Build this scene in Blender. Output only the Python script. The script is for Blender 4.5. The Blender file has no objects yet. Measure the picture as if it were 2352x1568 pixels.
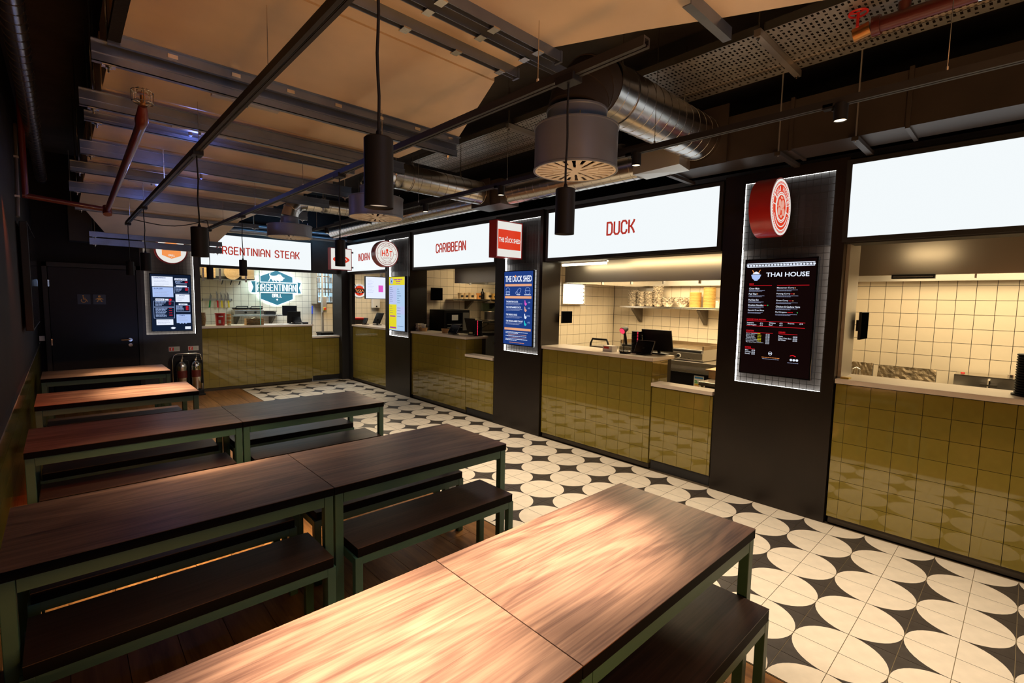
import bpy, math, random
from mathutils import Matrix, Vector
PI = math.pi
S = bpy.context.scene
C = S.collection
# ---------------------------------------------------------------- camera
cd = bpy.data.cameras.new('camera'); cam = bpy.data.objects.new('camera', cd); C.objects.link(cam)
yaw, pitch, roll = -0.7508, -0.0852, 0.0189
F_ = Vector((math.sin(-yaw)*math.cos(pitch), math.cos(-yaw)*math.cos(pitch), math.sin(pitch)))
R0 = F_.cross(Vector((0, 0, 1))).normalized(); U0 = R0.cross(F_)
R_ = R0*math.cos(roll)+U0*math.sin(roll); U_ = -R0*math.sin(roll)+U0*math.cos(roll)
m = Matrix((R_, U_, -F_)).transposed().to_4x4(); m.translation = Vector((0, 0, 1.7272))
cam.matrix_world = m
cd.sensor_width = 36; cd.lens = 36*1107.85/2352; cd.clip_start = 0.02; cd.clip_end = 60
S.camera = cam
# ---------------------------------------------------------------- world, exposure
w = bpy.data.worlds.new('world'); S.world = w; w.use_nodes = True
w.node_tree.nodes['Background'].inputs[0].default_value = (0.02, 0.022, 0.03, 1)
w.node_tree.nodes['Background'].inputs[1].default_value = 0.5
S.view_settings.view_transform = 'Standard'; S.view_settings.look = 'None'
S.view_settings.exposure = 0.0; S.view_settings.gamma = 1.0; S.view_settings.use_curve_mapping = False

def area(name, loc, rot, sx, sy, power, col, spread=PI):
    l = bpy.data.lights.new(name, 'AREA'); l.shape = 'RECTANGLE'; l.size = sx; l.size_y = sy
    l.energy = power; l.color = col; l.spread = spread
    o = bpy.data.objects.new(name, l); C.objects.link(o); o.location = loc; o.rotation_euler = rot; return o
def spot(name, loc, aim, power, col, ang, blend=0.6, rad=0.03, parent=None):
    l = bpy.data.lights.new(name, 'SPOT'); l.energy = power; l.color = col; l.spot_size = math.radians(ang)
    l.spot_blend = blend; l.shadow_soft_size = rad
    o = bpy.data.objects.new(name, l); C.objects.link(o)
    d = (Vector(aim)-Vector(loc)).normalized()
    o.rotation_euler = d.to_track_quat('-Z', 'Y').to_euler(); o.location = loc
    if parent: o.parent = parent
    return o
WARM = (1.0, 0.77, 0.50); KITCH = (1.0, 0.77, 0.45); COOL = (0.62, 0.85, 1.0)
# kitchen ceiling lights (tubes inside the hoods and ceilings of the stalls)
area('kitchen_light', (5.9, 3.2, 2.2), (0, 0, 0), 1.4, 1.6, 74, KITCH)
area('kitchen_light', (6.1, 0.2, 2.2), (0, 0, 0), 1.2, 1.8, 40, KITCH)
area('kitchen_light', (5.9, 6.9, 2.5), (0, 0, 0), 0.6, 0.8, 14, KITCH)
area('kitchen_light', (5.6, 10.6, 2.6), (0, 0, 0), 1.0, 1.4, 60, KITCH)
area('kitchen_light', (2.3, 11.3, 2.7), (0, 0, 0), 0.9, 1.2, 30, KITCH)
area('kitchen_light', (4.0, 11.2, 2.7), (0, 0, 0), 1.6, 1.2, 56, (0.70, 0.86, 1.0))
# unseen fill lights added to tint the ceiling steelwork, red-orange feature lamp by the left wall
area('duct_warm_fill', (1.9, -0.6, 0.9), (PI, 0, 0), 1.2, 0.8, 24, (1.0, 0.62, 0.30))  # unseen up-facing fill, added to warm the underside of the big duct
area('duct_orange_fill', (0.2, -0.9, 0.6), (PI*.78, 0, 0), 0.4, 0.4, 40, (1.0, 0.43, 0.12))  # unseen fill added to make the left of the duct underside more orange
spot('duct_glint_fill', (0.05, 0.9, 2.6), (-.12, 1.6, 3.2), 6, (1.0, 0.2, 0.03), 100, 1, .02)  # unseen spot added to put the orange glint on the left spiral duct
spot('orange_wall_lamp', (-0.2, 4.9, 2.45), (0.0, 5.9, 0.7), 75, (1.0, 0.16, 0.03), 66, 1.0, 0.05)
spot('orange_wall_lamp', (-0.2, 2.6, 2.45), (0.0, 4.3, 0.7), 45, (1.0, 0.16, 0.03), 60, 1.0, 0.05)
area('channel_cool_fill', (0.9, -1.8, 2.2), (PI*.53, 0, 0), 1.0, 0.5, 4.0, (0.45, 0.64, 1.0), 1.6)  # unseen cool fill added to turn the channel faces bluish
area('rear_cool_fill', (0.9, 9.2, 0.9), (PI, 0, 0), 0.9, 0.5, 2.5, (0.35, 0.5, 1.0))  # upward cool fill added at the far end, no lamp there

# ---------------------------------------------------------------- materials
MATS = {}
def mat(name, col, rough=0.5, metal=0.0, spec=0.5, var=0.0, vscale=8.0, bump=0.0, bscale=60.0, coat=0.0, emit=None, estr=0.0, rvar=0.0):
    m = bpy.data.materials.new(name); m.use_nodes = True; nt = m.node_tree; b = nt.nodes['Principled BSDF']
    b.inputs['Base Color'].default_value = (*col, 1); b.inputs['Roughness'].default_value = rough
    b.inputs['Metallic'].default_value = metal; b.inputs['Specular IOR Level'].default_value = spec
    b.inputs['Coat Weight'].default_value = coat
    if emit: b.inputs['Emission Color'].default_value = (*emit, 1); b.inputs['Emission Strength'].default_value = estr
    if var or rvar:
        tc = nt.nodes.new('ShaderNodeTexCoord'); n = nt.nodes.new('ShaderNodeTexNoise'); n.inputs['Scale'].default_value = vscale
        n.inputs['Detail'].default_value = 4; nt.links.new(tc.outputs['Object'], n.inputs['Vector'])
        if var:
            r = nt.nodes.new('ShaderNodeMapRange'); r.inputs[1].default_value = .3; r.inputs[2].default_value = .7
            r.inputs[3].default_value = 1-var; r.inputs[4].default_value = 1+var
            x = nt.nodes.new('ShaderNodeMix'); x.data_type = 'RGBA'; x.blend_type = 'MULTIPLY'; x.inputs[0].default_value = 1
            x.inputs[6].default_value = (*col, 1)
            nt.links.new(n.outputs[0], r.inputs[0]); nt.links.new(r.outputs[0], x.inputs[7]); nt.links.new(x.outputs[2], b.inputs['Base Color'])
        if rvar:
            r = nt.nodes.new('ShaderNodeMapRange'); r.inputs[1].default_value = .3; r.inputs[2].default_value = .7
            r.inputs[3].default_value = max(0, rough-rvar); r.inputs[4].default_value = rough+rvar
            nt.links.new(n.outputs[0], r.inputs[0]); nt.links.new(r.outputs[0], b.inputs['Roughness'])
    if bump:
        tc = nt.nodes.new('ShaderNodeTexCoord'); n = nt.nodes.new('ShaderNodeTexNoise'); n.inputs['Scale'].default_value = bscale
        nt.links.new(tc.outputs['Object'], n.inputs['Vector'])
        bp = nt.nodes.new('ShaderNodeBump'); bp.inputs['Strength'].default_value = bump; bp.inputs['Distance'].default_value = 0.01
        nt.links.new(n.outputs[0], bp.inputs['Height']); nt.links.new(bp.outputs[0], b.inputs['Normal'])
    MATS[name] = m; return m
def emis(name, col, s=1.0):
    m = bpy.data.materials.new(name); m.use_nodes = True; nt = m.node_tree; b = nt.nodes['Principled BSDF']
    b.inputs['Base Color'].default_value = (0.004, 0.004, 0.004, 1); b.inputs['Roughness'].default_value = .35; b.inputs['Specular IOR Level'].default_value = .15
    b.inputs['Emission Color'].default_value = (*col, 1); b.inputs['Emission Strength'].default_value = s
    MATS[name] = m; return m
def wood(name, dark, light, sx=1.2, sy=14.0, rough=0.38, streak=1.0):
    """grain runs along local X"""
    m = bpy.data.materials.new(name); m.use_nodes = True; nt = m.node_tree; N = nt.nodes.new; L = nt.links.new; b = nt.nodes['Principled BSDF']
    tc = N('ShaderNodeTexCoord'); oi = N('ShaderNodeObjectInfo')
    off = N('ShaderNodeVectorMath'); off.operation = 'MULTIPLY_ADD'; off.inputs[1].default_value = (7, 11, 5)
    cmb = N('ShaderNodeCombineXYZ'); L(oi.outputs['Random'], cmb.inputs[0]); L(oi.outputs['Random'], cmb.inputs[1]); L(oi.outputs['Random'], cmb.inputs[2])
    L(cmb.outputs[0], off.inputs[0]); L(tc.outputs['Object'], off.inputs[2])
    mp = N('ShaderNodeMapping'); mp.inputs['Scale'].default_value = (sx, sy, sy); L(off.outputs[0], mp.inputs[0])
    n1 = N('ShaderNodeTexNoise'); n1.inputs['Scale'].default_value = 1.3; n1.inputs['Detail'].default_value = 7; n1.inputs['Roughness'].default_value = .62; n1.inputs['Distortion'].default_value = 0.9
    L(mp.outputs[0], n1.inputs['Vector'])
    mp2 = N('ShaderNodeMapping'); mp2.inputs['Scale'].default_value = (.9, 5.5, 5.5); L(off.outputs[0], mp2.inputs[0])
    n2 = N('ShaderNodeTexNoise'); n2.inputs['Scale'].default_value = 1.1; n2.inputs['Detail'].default_value = 2; n2.inputs['Distortion'].default_value = 1.4; L(mp2.outputs[0], n2.inputs['Vector'])
    mul = N('ShaderNodeMath'); mul.operation = 'MULTIPLY'; mul.inputs[1].default_value = 22; L(n2.outputs[0], mul.inputs[0])
    sn = N('ShaderNodeMath'); sn.operation = 'SINE'; L(mul.outputs[0], sn.inputs[0])
    s2 = N('ShaderNodeMath'); s2.operation = 'MULTIPLY_ADD'; s2.inputs[1].default_value = .028*streak; L(sn.outputs[0], s2.inputs[0])
    mp3 = N('ShaderNodeMapping'); mp3.inputs['Scale'].default_value = (.8, 9, 9); L(off.outputs[0], mp3.inputs[0])
    n3 = N('ShaderNodeTexNoise'); n3.inputs['Scale'].default_value = 1.2; n3.inputs['Detail'].default_value = 3; n3.inputs['Distortion'].default_value = .5; L(mp3.outputs[0], n3.inputs['Vector'])
    mx = N('ShaderNodeMix'); mx.data_type = 'FLOAT'; mx.inputs[0].default_value = .42; L(n1.outputs[0], mx.inputs[2]); L(n3.outputs[0], mx.inputs[3]); L(mx.outputs[0], s2.inputs[2])
    cr = N('ShaderNodeValToRGB'); cr.color_ramp.elements[0].position = .36; cr.color_ramp.elements[0].color = (*dark, 1)
    cr.color_ramp.elements[1].position = .64; cr.color_ramp.elements[1].color = (*light, 1); L(s2.outputs[0], cr.inputs[0])
    L(cr.outputs[0], b.inputs['Base Color']); b.inputs['Roughness'].default_value = rough; b.inputs['Specular IOR Level'].default_value = .32
    bp = N('ShaderNodeBump'); bp.inputs['Strength'].default_value = .12; bp.inputs['Distance'].default_value = .004; L(n1.outputs[0], bp.inputs['Height']); L(bp.outputs[0], b.inputs['Normal'])
    MATS[name] = m; return m
def glass(name, col=(0.9, 1, 0.96), rough=0.02):
    m = bpy.data.materials.new(name); m.use_nodes = True; nt = m.node_tree; b = nt.nodes['Principled BSDF']
    b.inputs['Base Color'].default_value = (*col, 1); b.inputs['Transmission Weight'].default_value = 1; b.inputs['Roughness'].default_value = rough; b.inputs['IOR'].default_value = 1.15
    MATS[name] = m; return m
mat('black_paint', (.012, .011, .011), .55, var=.2)
mat('wall_dark', (.011, .010, .012), .75, spec=.2, var=.15, vscale=3, bump=.15)
mat('ceiling_dark', (.035, .028, .022), .9, var=.4, vscale=2.0, bump=.3, bscale=20)
mat('pillar_bronze', (.013, .008, .005), .38, metal=.2, var=.25, vscale=2.5, bump=.03, bscale=200)
mat('recess_board', (.045, .036, .030), .5, var=.3, vscale=3)
mat('pillar_grey', (.035, .033, .034), .5, var=.15)
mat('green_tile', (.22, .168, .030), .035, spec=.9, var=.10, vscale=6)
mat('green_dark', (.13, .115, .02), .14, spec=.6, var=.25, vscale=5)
mat('grout_dark', (.05, .04, .025), .9)
mat('cream_tile', (.80, .70, .54), .22, var=.04, vscale=5)
mat('white_tile', (.74, .78, .80), .2, var=.04)
mat('worktop_white', (.78, .68, .58), .3, var=.03)
mat('skirting', (.05, .038, .025), .4, metal=.3)
mat('tile_light', (.80, .71, .57), .38, var=.06, vscale=14)
mat('tile_dark', (.055, .045, .038), .45, var=.2, vscale=18)
mat('floor_grout', (.25, .19, .10), .85)
mat('subfloor', (.05, .03, .015), .8)
mat('frame_green', (.048, .125, .088), .45, var=.06)
mat('edge_black', (.004, .0035, .0035), .6, spec=.08)
wood('table_wood', (.095, .046, .030), (.275, .152, .095), 1.3, 46, .36, 2.0)
wood('bench_wood', (.034, .019, .015), (.090, .048, .034), 1.3, 46, .40, .7)
wood('plank_wood', (.15, .062, .018), (.36, .165, .050), 1.6, 18, .4, .6)
wood('ply', (.50, .30, .14), (.70, .48, .26), 2, 20, .5, .4)
mat('galv', (.42, .38, .34), .42, metal=.75, var=.18, vscale=3, rvar=.08)
mat('galv_sheet', (.64, .50, .35), .5, metal=.35, var=.12, vscale=2.2, rvar=.08)
mat('galv_beam', (.17, .195, .245), .30, metal=.75, var=.18, vscale=5)
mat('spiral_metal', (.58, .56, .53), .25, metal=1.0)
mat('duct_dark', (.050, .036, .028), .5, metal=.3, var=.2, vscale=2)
mat('drum_grey', (.19, .20, .235), .42, metal=.3, var=.04)
mat('grille_pale', (.85, .76, .62), .5)
mat('tray_metal', (.50, .47, .42), .42, metal=.7, var=.1)
mat('steel', (.60, .56, .50), .26, metal=1.0)
mat('steel_rough', (.55, .52, .47), .45, metal=.9)
mat('hood_steel', (.50, .44, .35), .32, metal=.75)
mat('chrome', (.8, .8, .8), .12, metal=1.0)
mat('black_plastic', (.008, .008, .009), .5, spec=.25)
mat('black_gloss', (.006, .006, .008), .12)
mat('pendant_black', (.009, .009, .010), .55, spec=.2)
mat('red_metal', (.42, .014, .012), .3, coat=.3)
mat('red_plastic', (.62, .02, .02), .35)
mat('fire_red', (.11, .014, .009), .38, coat=.2)
mat('copper', (.55, .25, .08), .35, metal=.9)
mat('white_plastic', (.75, .73, .70), .4)
mat('door_dark', (.006, .0065, .010), .5, spec=.3, var=.1)
mat('yellow_plastic', (.8, .55, .02), .4)
mat('kraft', (.55, .33, .14), .7, var=.1, vscale=40)
mat('print_paper', (.60, .52, .41), .6, var=.9, vscale=36)
mat('lid_yellow', (.62, .37, .10), .5)
mat('bracket_dark', (.14, .115, .085), .45, metal=.4)
mat('green_plastic', (.02, .28, .08), .4)
mat('blue_plastic', (.02, .06, .5), .4)
mat('foil', (.17, .13, .08), .4, metal=.8, var=.4, vscale=14, bump=.5, bscale=30)
mat('griddle', (.30, .22, .13), .38, metal=.8, var=.3, vscale=6)
mat('teal_panel', (.012, .10, .14), .5, emit=(.015, .13, .19), estr=.55)
mat('label_green', (.1, .4, .1), .5); mat('label_red', (.7, .04, .03), .5); mat('label_blue', (.05, .25, .6), .5); mat('label_white', (.8, .78, .74), .5)
mat('tub_cream', (.80, .62, .38), .45); mat('tub_orange', (.70, .30, .08), .45)
mat('sign_paper', (.6, .56, .54), .5)
mat('icon_blue', (.03, .04, .06), .5); mat('icon_orange', (.62, .30, .06), .5)
mat('wicker', (.30, .15, .06), .7, var=.4, vscale=60, bump=.6, bscale=90)
mat('gable_red', (.45, .03, .015), .4)
glass('clear_glass'); 
emis('sign_white', (.90, .95, .97), 1.0)
emis('sign_red', (.43, .035, .022), 1.0)
emis('face_white', (.88, .86, .80), .9)
emis('face_red', (.78, .045, .012), .9)
emis('face_dark_red', (.40, .02, .015), .7)
emis('face_pink', (.85, .42, .32), .9)
emis('led_white', (.95, .95, .92), 10)
emis('neon_white', (.80, .97, 1.0), 1.6)
emis('neon_bright', (.92, .99, 1.0), 1.1)
emis('lamp_warm', (1.0, .80, .55), 3.0)
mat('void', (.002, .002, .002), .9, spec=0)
emis('lamp_dim', (1.0, .75, .55), .55)
emis('tube_warm', (1.0, .86, .58), 12)
emis('scr_black', (.004, .004, .008), .9)
emis('scr_black2', (.0035, .0006, .001), 1)
emis('scr_navy', (.012, .045, .22), 1)
emis('scr_dnavy', (.003, .010, .030), 1)
emis('scr_white', (.80, .86, 1.0), 1)
emis('scr_dim', (.45, .50, .75), .75)
emis('scr_blue', (.45, .60, 1.0), .9)
emis('scr_lav', (.55, .62, .95), .9)
emis('scr_sky', (.48, .68, .95), .9)
emis('scr_red', (.75, .01, .02), 1)
emis('scr_yellow', (.80, .70, .02), .95)
emis('scr_peach', (.90, .42, .20), .9)
emis('scr_purple', (.35, .04, .35), 1)
emis('scr_magenta', (.75, .10, .55), 1)
emis('scr_green', (.05, .45, .12), 1)
emis('scr_teal', (.02, .55, .6), 1)
emis('scr_orange', (.9, .30, .08), 1)
emis('scan_red', (1.0, .03, .08), 1.6)
emis('tube_bright', (1.0, .93, .75), 6)
mat('glass_edge', (.15, .45, .35), .2, emit=(.1, .4, .3), estr=.3)
emis('cool_window', (.45, .75, 1.0), 1.6)
emis('halo', (.75, .93, 1.0), 14)
emis('indicator', (.1, .15, 1.0), 2)

# ---------------------------------------------------------------- mesh helpers
class MB:
    def __init__(s): s.v = []; s.f = []; s.mi = []; s.k = 0
    def face(s, idx): s.f.append(idx); s.mi.append(s.k)
    def box(s, x0, x1, y0, y1, z0, z1):
        i = len(s.v)
        s.v += [(x0,y0,z0),(x1,y0,z0),(x1,y1,z0),(x0,y1,z0),(x0,y0,z1),(x1,y0,z1),(x1,y1,z1),(x0,y1,z1)]
        for q in ((0,3,2,1),(4,5,6,7),(0,1,5,4),(1,2,6,5),(2,3,7,6),(3,0,4,7)): s.face([i+a for a in q])
        return s
    def bar(s, p, q, w, h=None, up=(0, 0, 1)):
        """rectangular bar from p to q, w across, h along up"""
        h = h or w; p = Vector(p); q = Vector(q); d = (q-p).normalized(); up = Vector(up)
        if abs(d.dot(up)) > .98: up = Vector((1, 0, 0)) if abs(d.x) < .9 else Vector((0, 1, 0))
        a = d.cross(up).normalized(); b = a.cross(d); i = len(s.v)
        for c in (p, q):
            for (u, v) in ((-1,-1),(1,-1),(1,1),(-1,1)): s.v.append(tuple(c+a*u*w/2+b*v*h/2))
        for f in ((0,1,2,3),(7,6,5,4),(0,4,5,1),(1,5,6,2),(2,6,7,3),(3,7,4,0)): s.face([i+x for x in f])
        return s
    def cyl(s, p, q, r, r2=None, n=16, caps=True):
        r2 = r if r2 is None else r2; p = Vector(p); q = Vector(q); d = (q-p).normalized()
        up = Vector((0,0,1)) if abs(d.z) < .9 else Vector((1,0,0)); a = d.cross(up).normalized(); b = a.cross(d); i = len(s.v)
        for c, rr in ((p, r), (q, r2)):
            for k in range(n):
                t = 2*PI*k/n; s.v.append(tuple(c+(a*math.cos(t)+b*math.sin(t))*rr))
        for k in range(n): s.face([i+k, i+(k+1) % n, i+n+(k+1) % n, i+n+k])
        if caps:
            if r > 0: s.face([i+k for k in range(n)][::-1])
            if r2 > 0: s.face([i+n+k for k in range(n)])
        return s
    def tube(s, pts, r, n=8, caps=True):
        pts = [Vector(p) for p in pts]; rings = []; prev = None
        for j, p in enumerate(pts):
            d = (pts[min(j+1, len(pts)-1)]-pts[max(j-1, 0)]).normalized()
            if prev is None:
                up = Vector((0,0,1)) if abs(d.z) < .9 else Vector((1,0,0)); a = d.cross(up).normalized()
            else:
                a = (prev-d*prev.dot(d)).normalized()
            prev = a; b = a.cross(d); i = len(s.v); rings.append(i); rr = r[j] if isinstance(r, (list, tuple)) else r
            for k in range(n):
                t = 2*PI*k/n; s.v.append(tuple(p+(a*math.cos(t)+b*math.sin(t))*rr))
        for j in range(len(rings)-1):
            for k in range(n): s.face([rings[j]+k, rings[j]+(k+1) % n, rings[j+1]+(k+1) % n, rings[j+1]+k])
        if caps: s.face([rings[0]+k for k in range(n)][::-1]); s.face([rings[-1]+k for k in range(n)])
        return s
    def lathe(s, prof, c=(0,0,0), n=24, axis='z'):
        i = len(s.v)
        for (r, z) in prof:
            for k in range(n):
                t = 2*PI*k/n
                if axis == 'z': s.v.append((c[0]+r*math.cos(t), c[1]+r*math.sin(t), c[2]+z))
                else: s.v.append((c[0]+r*math.cos(t), c[1]-z, c[2]+r*math.sin(t)))
        for j in range(len(prof)-1):
            for k in range(n): s.face([i+j*n+k, i+j*n+(k+1) % n, i+(j+1)*n+(k+1) % n, i+(j+1)*n+k])
        return s
    def prism(s, poly, z0, z1, plane='xy'):
        i = len(s.v); n = len(poly)
        def P(a, b, c): return (a, b, c) if plane == 'xy' else ((a, c, b) if plane == 'xz' else (c, a, b))
        for z in (z0, z1):
            for (a, b) in poly: s.v.append(P(a, b, z))
        s.face([i+k for k in range(n)][::-1]); s.face([i+n+k for k in range(n)])
        for k in range(n): s.face([i+k, i+(k+1) % n, i+n+(k+1) % n, i+n+k])
        return s
    def ring(s, cx, cy, r0, r1, z0, z1, n=32, a0=0, a1=2*PI):
        full = abs(a1-a0-2*PI) < 1e-6; i = len(s.v); mm = n if full else n+1
        for k in range(mm):
            t = a0+(a1-a0)*k/n
            for (r, z) in ((r0, z0), (r1, z0), (r1, z1), (r0, z1)): s.v.append((cx+r*math.cos(t), cy+r*math.sin(t), z))
        for k in range(n):
            a = i+4*k; b = i+4*((k+1) % mm)
            for q in range(4): s.face([a+q, b+q, b+(q+1) % 4, a+(q+1) % 4])
        return s
    def mesh(s, name, mats, smooth=False):
        me = bpy.data.meshes.new(name); me.from_pydata(s.v, [], s.f)
        if isinstance(mats, str): mats = [mats]
        for x in mats: me.materials.append(MATS[x])
        for p, k in zip(me.polygons, s.mi): p.material_index = k
        me.validate()
        import bmesh
        bm = bmesh.new(); bm.from_mesh(me); bmesh.ops.recalc_face_normals(bm, faces=bm.faces); bm.to_mesh(me); bm.free()
        if smooth:
            for p in me.polygons: p.use_smooth = True
            try: me.set_sharp_from_angle(angle=math.radians(38))
            except Exception: pass
        return me
    def obj(s, name, mats, parent=None, smooth=False, bevel=0):
        o = bpy.data.objects.new(name, s.mesh(name, mats, smooth)); C.objects.link(o)
        if parent: o.parent = parent
        if bevel:
            b = o.modifiers.new('bevel', 'BEVEL'); b.width = bevel; b.segments = 2; b.limit_method = 'ANGLE'
        return o
def tag(o, label, cat, group=None, kind=None):
    if label: o['label'] = label
    if cat: o['category'] = cat
    if group: o['group'] = group
    if kind: o['kind'] = kind
    return o
def empty(name, loc=(0,0,0), u=None, rz=0):
    o = bpy.data.objects.new(name, None); o.empty_display_size = .05; C.objects.link(o)
    if u == 'R': M = Matrix(((0,-1,0), (0,0,1), (-1,0,0))).transposed().to_4x4()      # on the right-hand wall, facing -x
    elif u == 'B': M = Matrix(((1,0,0), (0,0,1), (0,-1,0))).transposed().to_4x4()     # on a back wall, facing -y
    elif u == 'L': M = Matrix(((0,1,0), (0,0,1), (1,0,0))).transposed().to_4x4()      # on the left wall, facing +x
    else: M = Matrix.Rotation(rz, 4, 'Z')
    M.translation = Vector(loc); o.matrix_world = M
    return o
def thing(name, label, cat, loc=(0,0,0), u=None, group=None, rz=0):
    return tag(empty(name, loc, u, rz), label, cat, group)
def copy_tree(o, parent=None):
    c = o.copy(); C.objects.link(c)
    if parent: c.parent = parent
    for ch in list(o.children): copy_tree(ch, c)
    return c
def struct(name, mb, mats, **k): return tag(mb.obj(name, mats, **k), None, None, kind='structure')
def inst(me, name, parent, loc, rz=0):
    o = bpy.data.objects.new(name, me); C.objects.link(o); o.parent = parent; o.location = loc
    if rz: o.rotation_euler = (0, 0, rz)
    return o

# condensed signage lettering drawn with chamfered strokes (4 wide, 6 high)
GL = {
'A': [[(0,0),(0,4.6),(1.2,6),(2.8,6),(4,4.6),(4,0)], [(0,2.4),(4,2.4)]], 'B': [[(0,0),(0,6),(3,6),(3.8,5.2),(3.8,3.8),(3.1,3.1),(0,3.1)], [(3.1,3.1),(4,2.3),(4,.9),(3.1,0),(0,0)]],
'C': [[(4,4.4),(4,5),(3,6),(1,6),(0,5),(0,1),(1,0),(3,0),(4,1),(4,1.6)]], 'D': [[(0,0),(0,6),(2.9,6),(4,4.9),(4,1.1),(2.9,0),(0,0)]],
'E': [[(3.8,6),(0,6),(0,0),(3.8,0)], [(0,3.1),(3.2,3.1)]], 'G': [[(4,4.6),(4,5),(3,6),(1,6),(0,5),(0,1),(1,0),(3,0),(4,1),(4,2.9),(2.2,2.9)]],
'H': [[(0,0),(0,6)], [(4,0),(4,6)], [(0,3.1),(4,3.1)]], 'I': [[(0,0),(0,6)]], 'K': [[(0,0),(0,6)], [(4,6),(3.6,5.2),(1.6,3.1),(0,3.1)], [(1.6,3.1),(3.4,1.2),(4,0)]],
'N': [[(0,0),(0,6),(4,0),(4,6)]], 'R': [[(0,0),(0,6),(3,6),(4,5),(4,3.7),(3.1,2.8),(0,2.8)], [(2.2,2.8),(4,0)]],
'S': [[(4,4.7),(4,5),(3,6),(1,6),(0,5),(0,4),(1,3.2),(3,2.8),(4,2),(4,1),(3,0),(1,0),(0,1),(0,1.3)]], 'T': [[(0,6),(4,6)], [(2,0),(2,6)]],
'U': [[(0,6),(0,1),(1,0),(3,0),(4,1),(4,6)]], 'O': [[(1,0),(0,1),(0,5),(1,6),(3,6),(4,5),(4,1),(3,0),(1,0)]], 'L': [[(0,6),(0,0),(3.6,0)]],
'V': [[(0,6),(0,4.6),(2,0),(4,4.6),(4,6)]], ' ': []}
def glyphs(txt, x0, x1, y0, y1, mats, parent, z=0.0, t=.17, name='letter', depth=.004):
    """stroke lettering filling the box x0..x1, y0..y1; one object per letter"""
    W = [(0 if c == 'I' else 2.2 if c == ' ' else 4) for c in txt]; gap = 1.9
    tot = sum(W)+gap*(len(txt)-1)+1.0; sx = (x1-x0)/tot; sy = (y1-y0)/7.0; x = .5; out = []
    th = t*(y1-y0)
    for c, w in zip(txt, W):
        if c != ' ':
            mb = MB()
            for pl in GL[c]:
                P = [(x0+(x+a)*sx, y0+(.5+b)*sy) for a, b in pl]
                for (a, b) in zip(P[:-1], P[1:]):
                    d = Vector((b[0]-a[0], b[1]-a[1], 0)).normalized()*th*.28
                    mb.bar((a[0]-d.x, a[1]-d.y, z+depth/2), (b[0]+d.x, b[1]+d.y, z+depth/2), th, depth)
            out.append(mb.obj(name, mats, parent))
        x += w+gap
    return out
FONTC = {}
def text(txt, x0, x1, y0, y1, m, parent, z=0.001, name='lettering', depth=.0, bold=.0, rot=0.0):
    """printed text in the built-in sans, fitted to the box (local XY of parent)"""
    key = (txt, bold, m)
    if key not in FONTC:
        cu = bpy.data.curves.new('t', 'FONT'); cu.body = txt; cu.size = 1; cu.offset = bold; cu.resolution_u = 3
        o = bpy.data.objects.new('t', cu); C.objects.link(o); dg = bpy.context.evaluated_depsgraph_get(); dg.update()
        me = bpy.data.meshes.new_from_object(o.evaluated_get(dg)); bpy.data.objects.remove(o)
        xs = [v.co.x for v in me.vertices]; ys = [v.co.y for v in me.vertices]
        if not xs: return None
        a, b, c, d = min(xs), max(xs), min(ys), max(ys)
        for v in me.vertices: v.co.x = (v.co.x-a)/(b-a)-.5; v.co.y = (v.co.y-c)/max(d-c, 1e-6)-.5
        me.materials.clear(); me.materials.append(MATS[m]); FONTC[key] = me
    o = bpy.data.objects.new(name, FONTC[key]); C.objects.link(o); o.parent = parent
    o.location = ((x0+x1)/2, (y0+y1)/2, z); o.scale = (x1-x0, y1-y0, 1); o.rotation_euler = (0, 0, rot)
    return o
rnd = random.Random(4)
def lines(mb, x0, x1, ys, h, z=.0012, seed=0):
    """tiny illegible print: rows of word-length dashes"""
    r = random.Random(seed)
    for (y, frac) in ys:
        x = x0; xe = x0+(x1-x0)*frac
        while x < xe-h:
            wd = min(r.uniform(1.2, 4.2)*h, xe-x); mb.box(x, x+wd, y-h*.32, y+h*.32, z, z+.0004); x += wd+h*.45
# ================================================================ the setting
W = 4.384; D = 9.892; WALLX = 7.0; T = .202; GX = 3.9808; GY = .9344
fl = struct('floor', MB().box(-.35, 7.1, -3.0, 12.6, -.12, -.014), 'subfloor')
# patterned floor tiles: a quarter disc of cream on a dark tile, turned four ways so that four make a circle
def floor_tile(sx, sy, name):
    g = .0015; n = 10; mb = MB(); a = T-2*g; r = T-g*1.5
    def P(x, y): return ((x if sx > 0 else a-x), (y if sy > 0 else a-y))
    arc = [P(min(r*math.cos(PI/2*k/n), a), min(r*math.sin(PI/2*k/n), a)) for k in range(n+1)]
    c = P(0, 0); far = P(a, a)
    i = len(mb.v); mb.v += [(*c, 0)]+[(*p, 0) for p in arc]+[(*far, 0)]
    mb.k = 0
    for k in range(n): mb.face([i, i+1+k, i+2+k])
    mb.k = 1
    for k in range(n): mb.face([i+n+2, i+2+k, i+1+k])
    j = len(mb.v); q = [P(0, 0), P(a, 0), P(a, a), P(0, a)]
    mb.v += [(*p, 0) for p in q]+[(*p, -.009) for p in q]
    mb.k = 1
    for k in range(4): mb.face([j+k, j+(k+1) % 4, j+4+(k+1) % 4, j+4+k])
    me = mb.mesh(name, ['tile_light', 'tile_dark'])
    for p in me.polygons:
        if abs(p.normal.z) > .9 and p.normal.z < 0: p.flip()
    me.update(); return me, mb
TM = {(i, j): floor_tile(1 if i == 0 else -1, 1 if j == 0 else -1, 'tile') for i in (0, 1) for j in (0, 1)}
tl = []
for i in range(-8, 2):
    for j in range(-14, 44):
        x = GX+i*T; y = GY+j*T
        tl.append((math.hypot(x+.1, y+.1) if y > -.25 else 99+abs(y), i, j, x, y))
tl.sort(); rest = MB()
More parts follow.
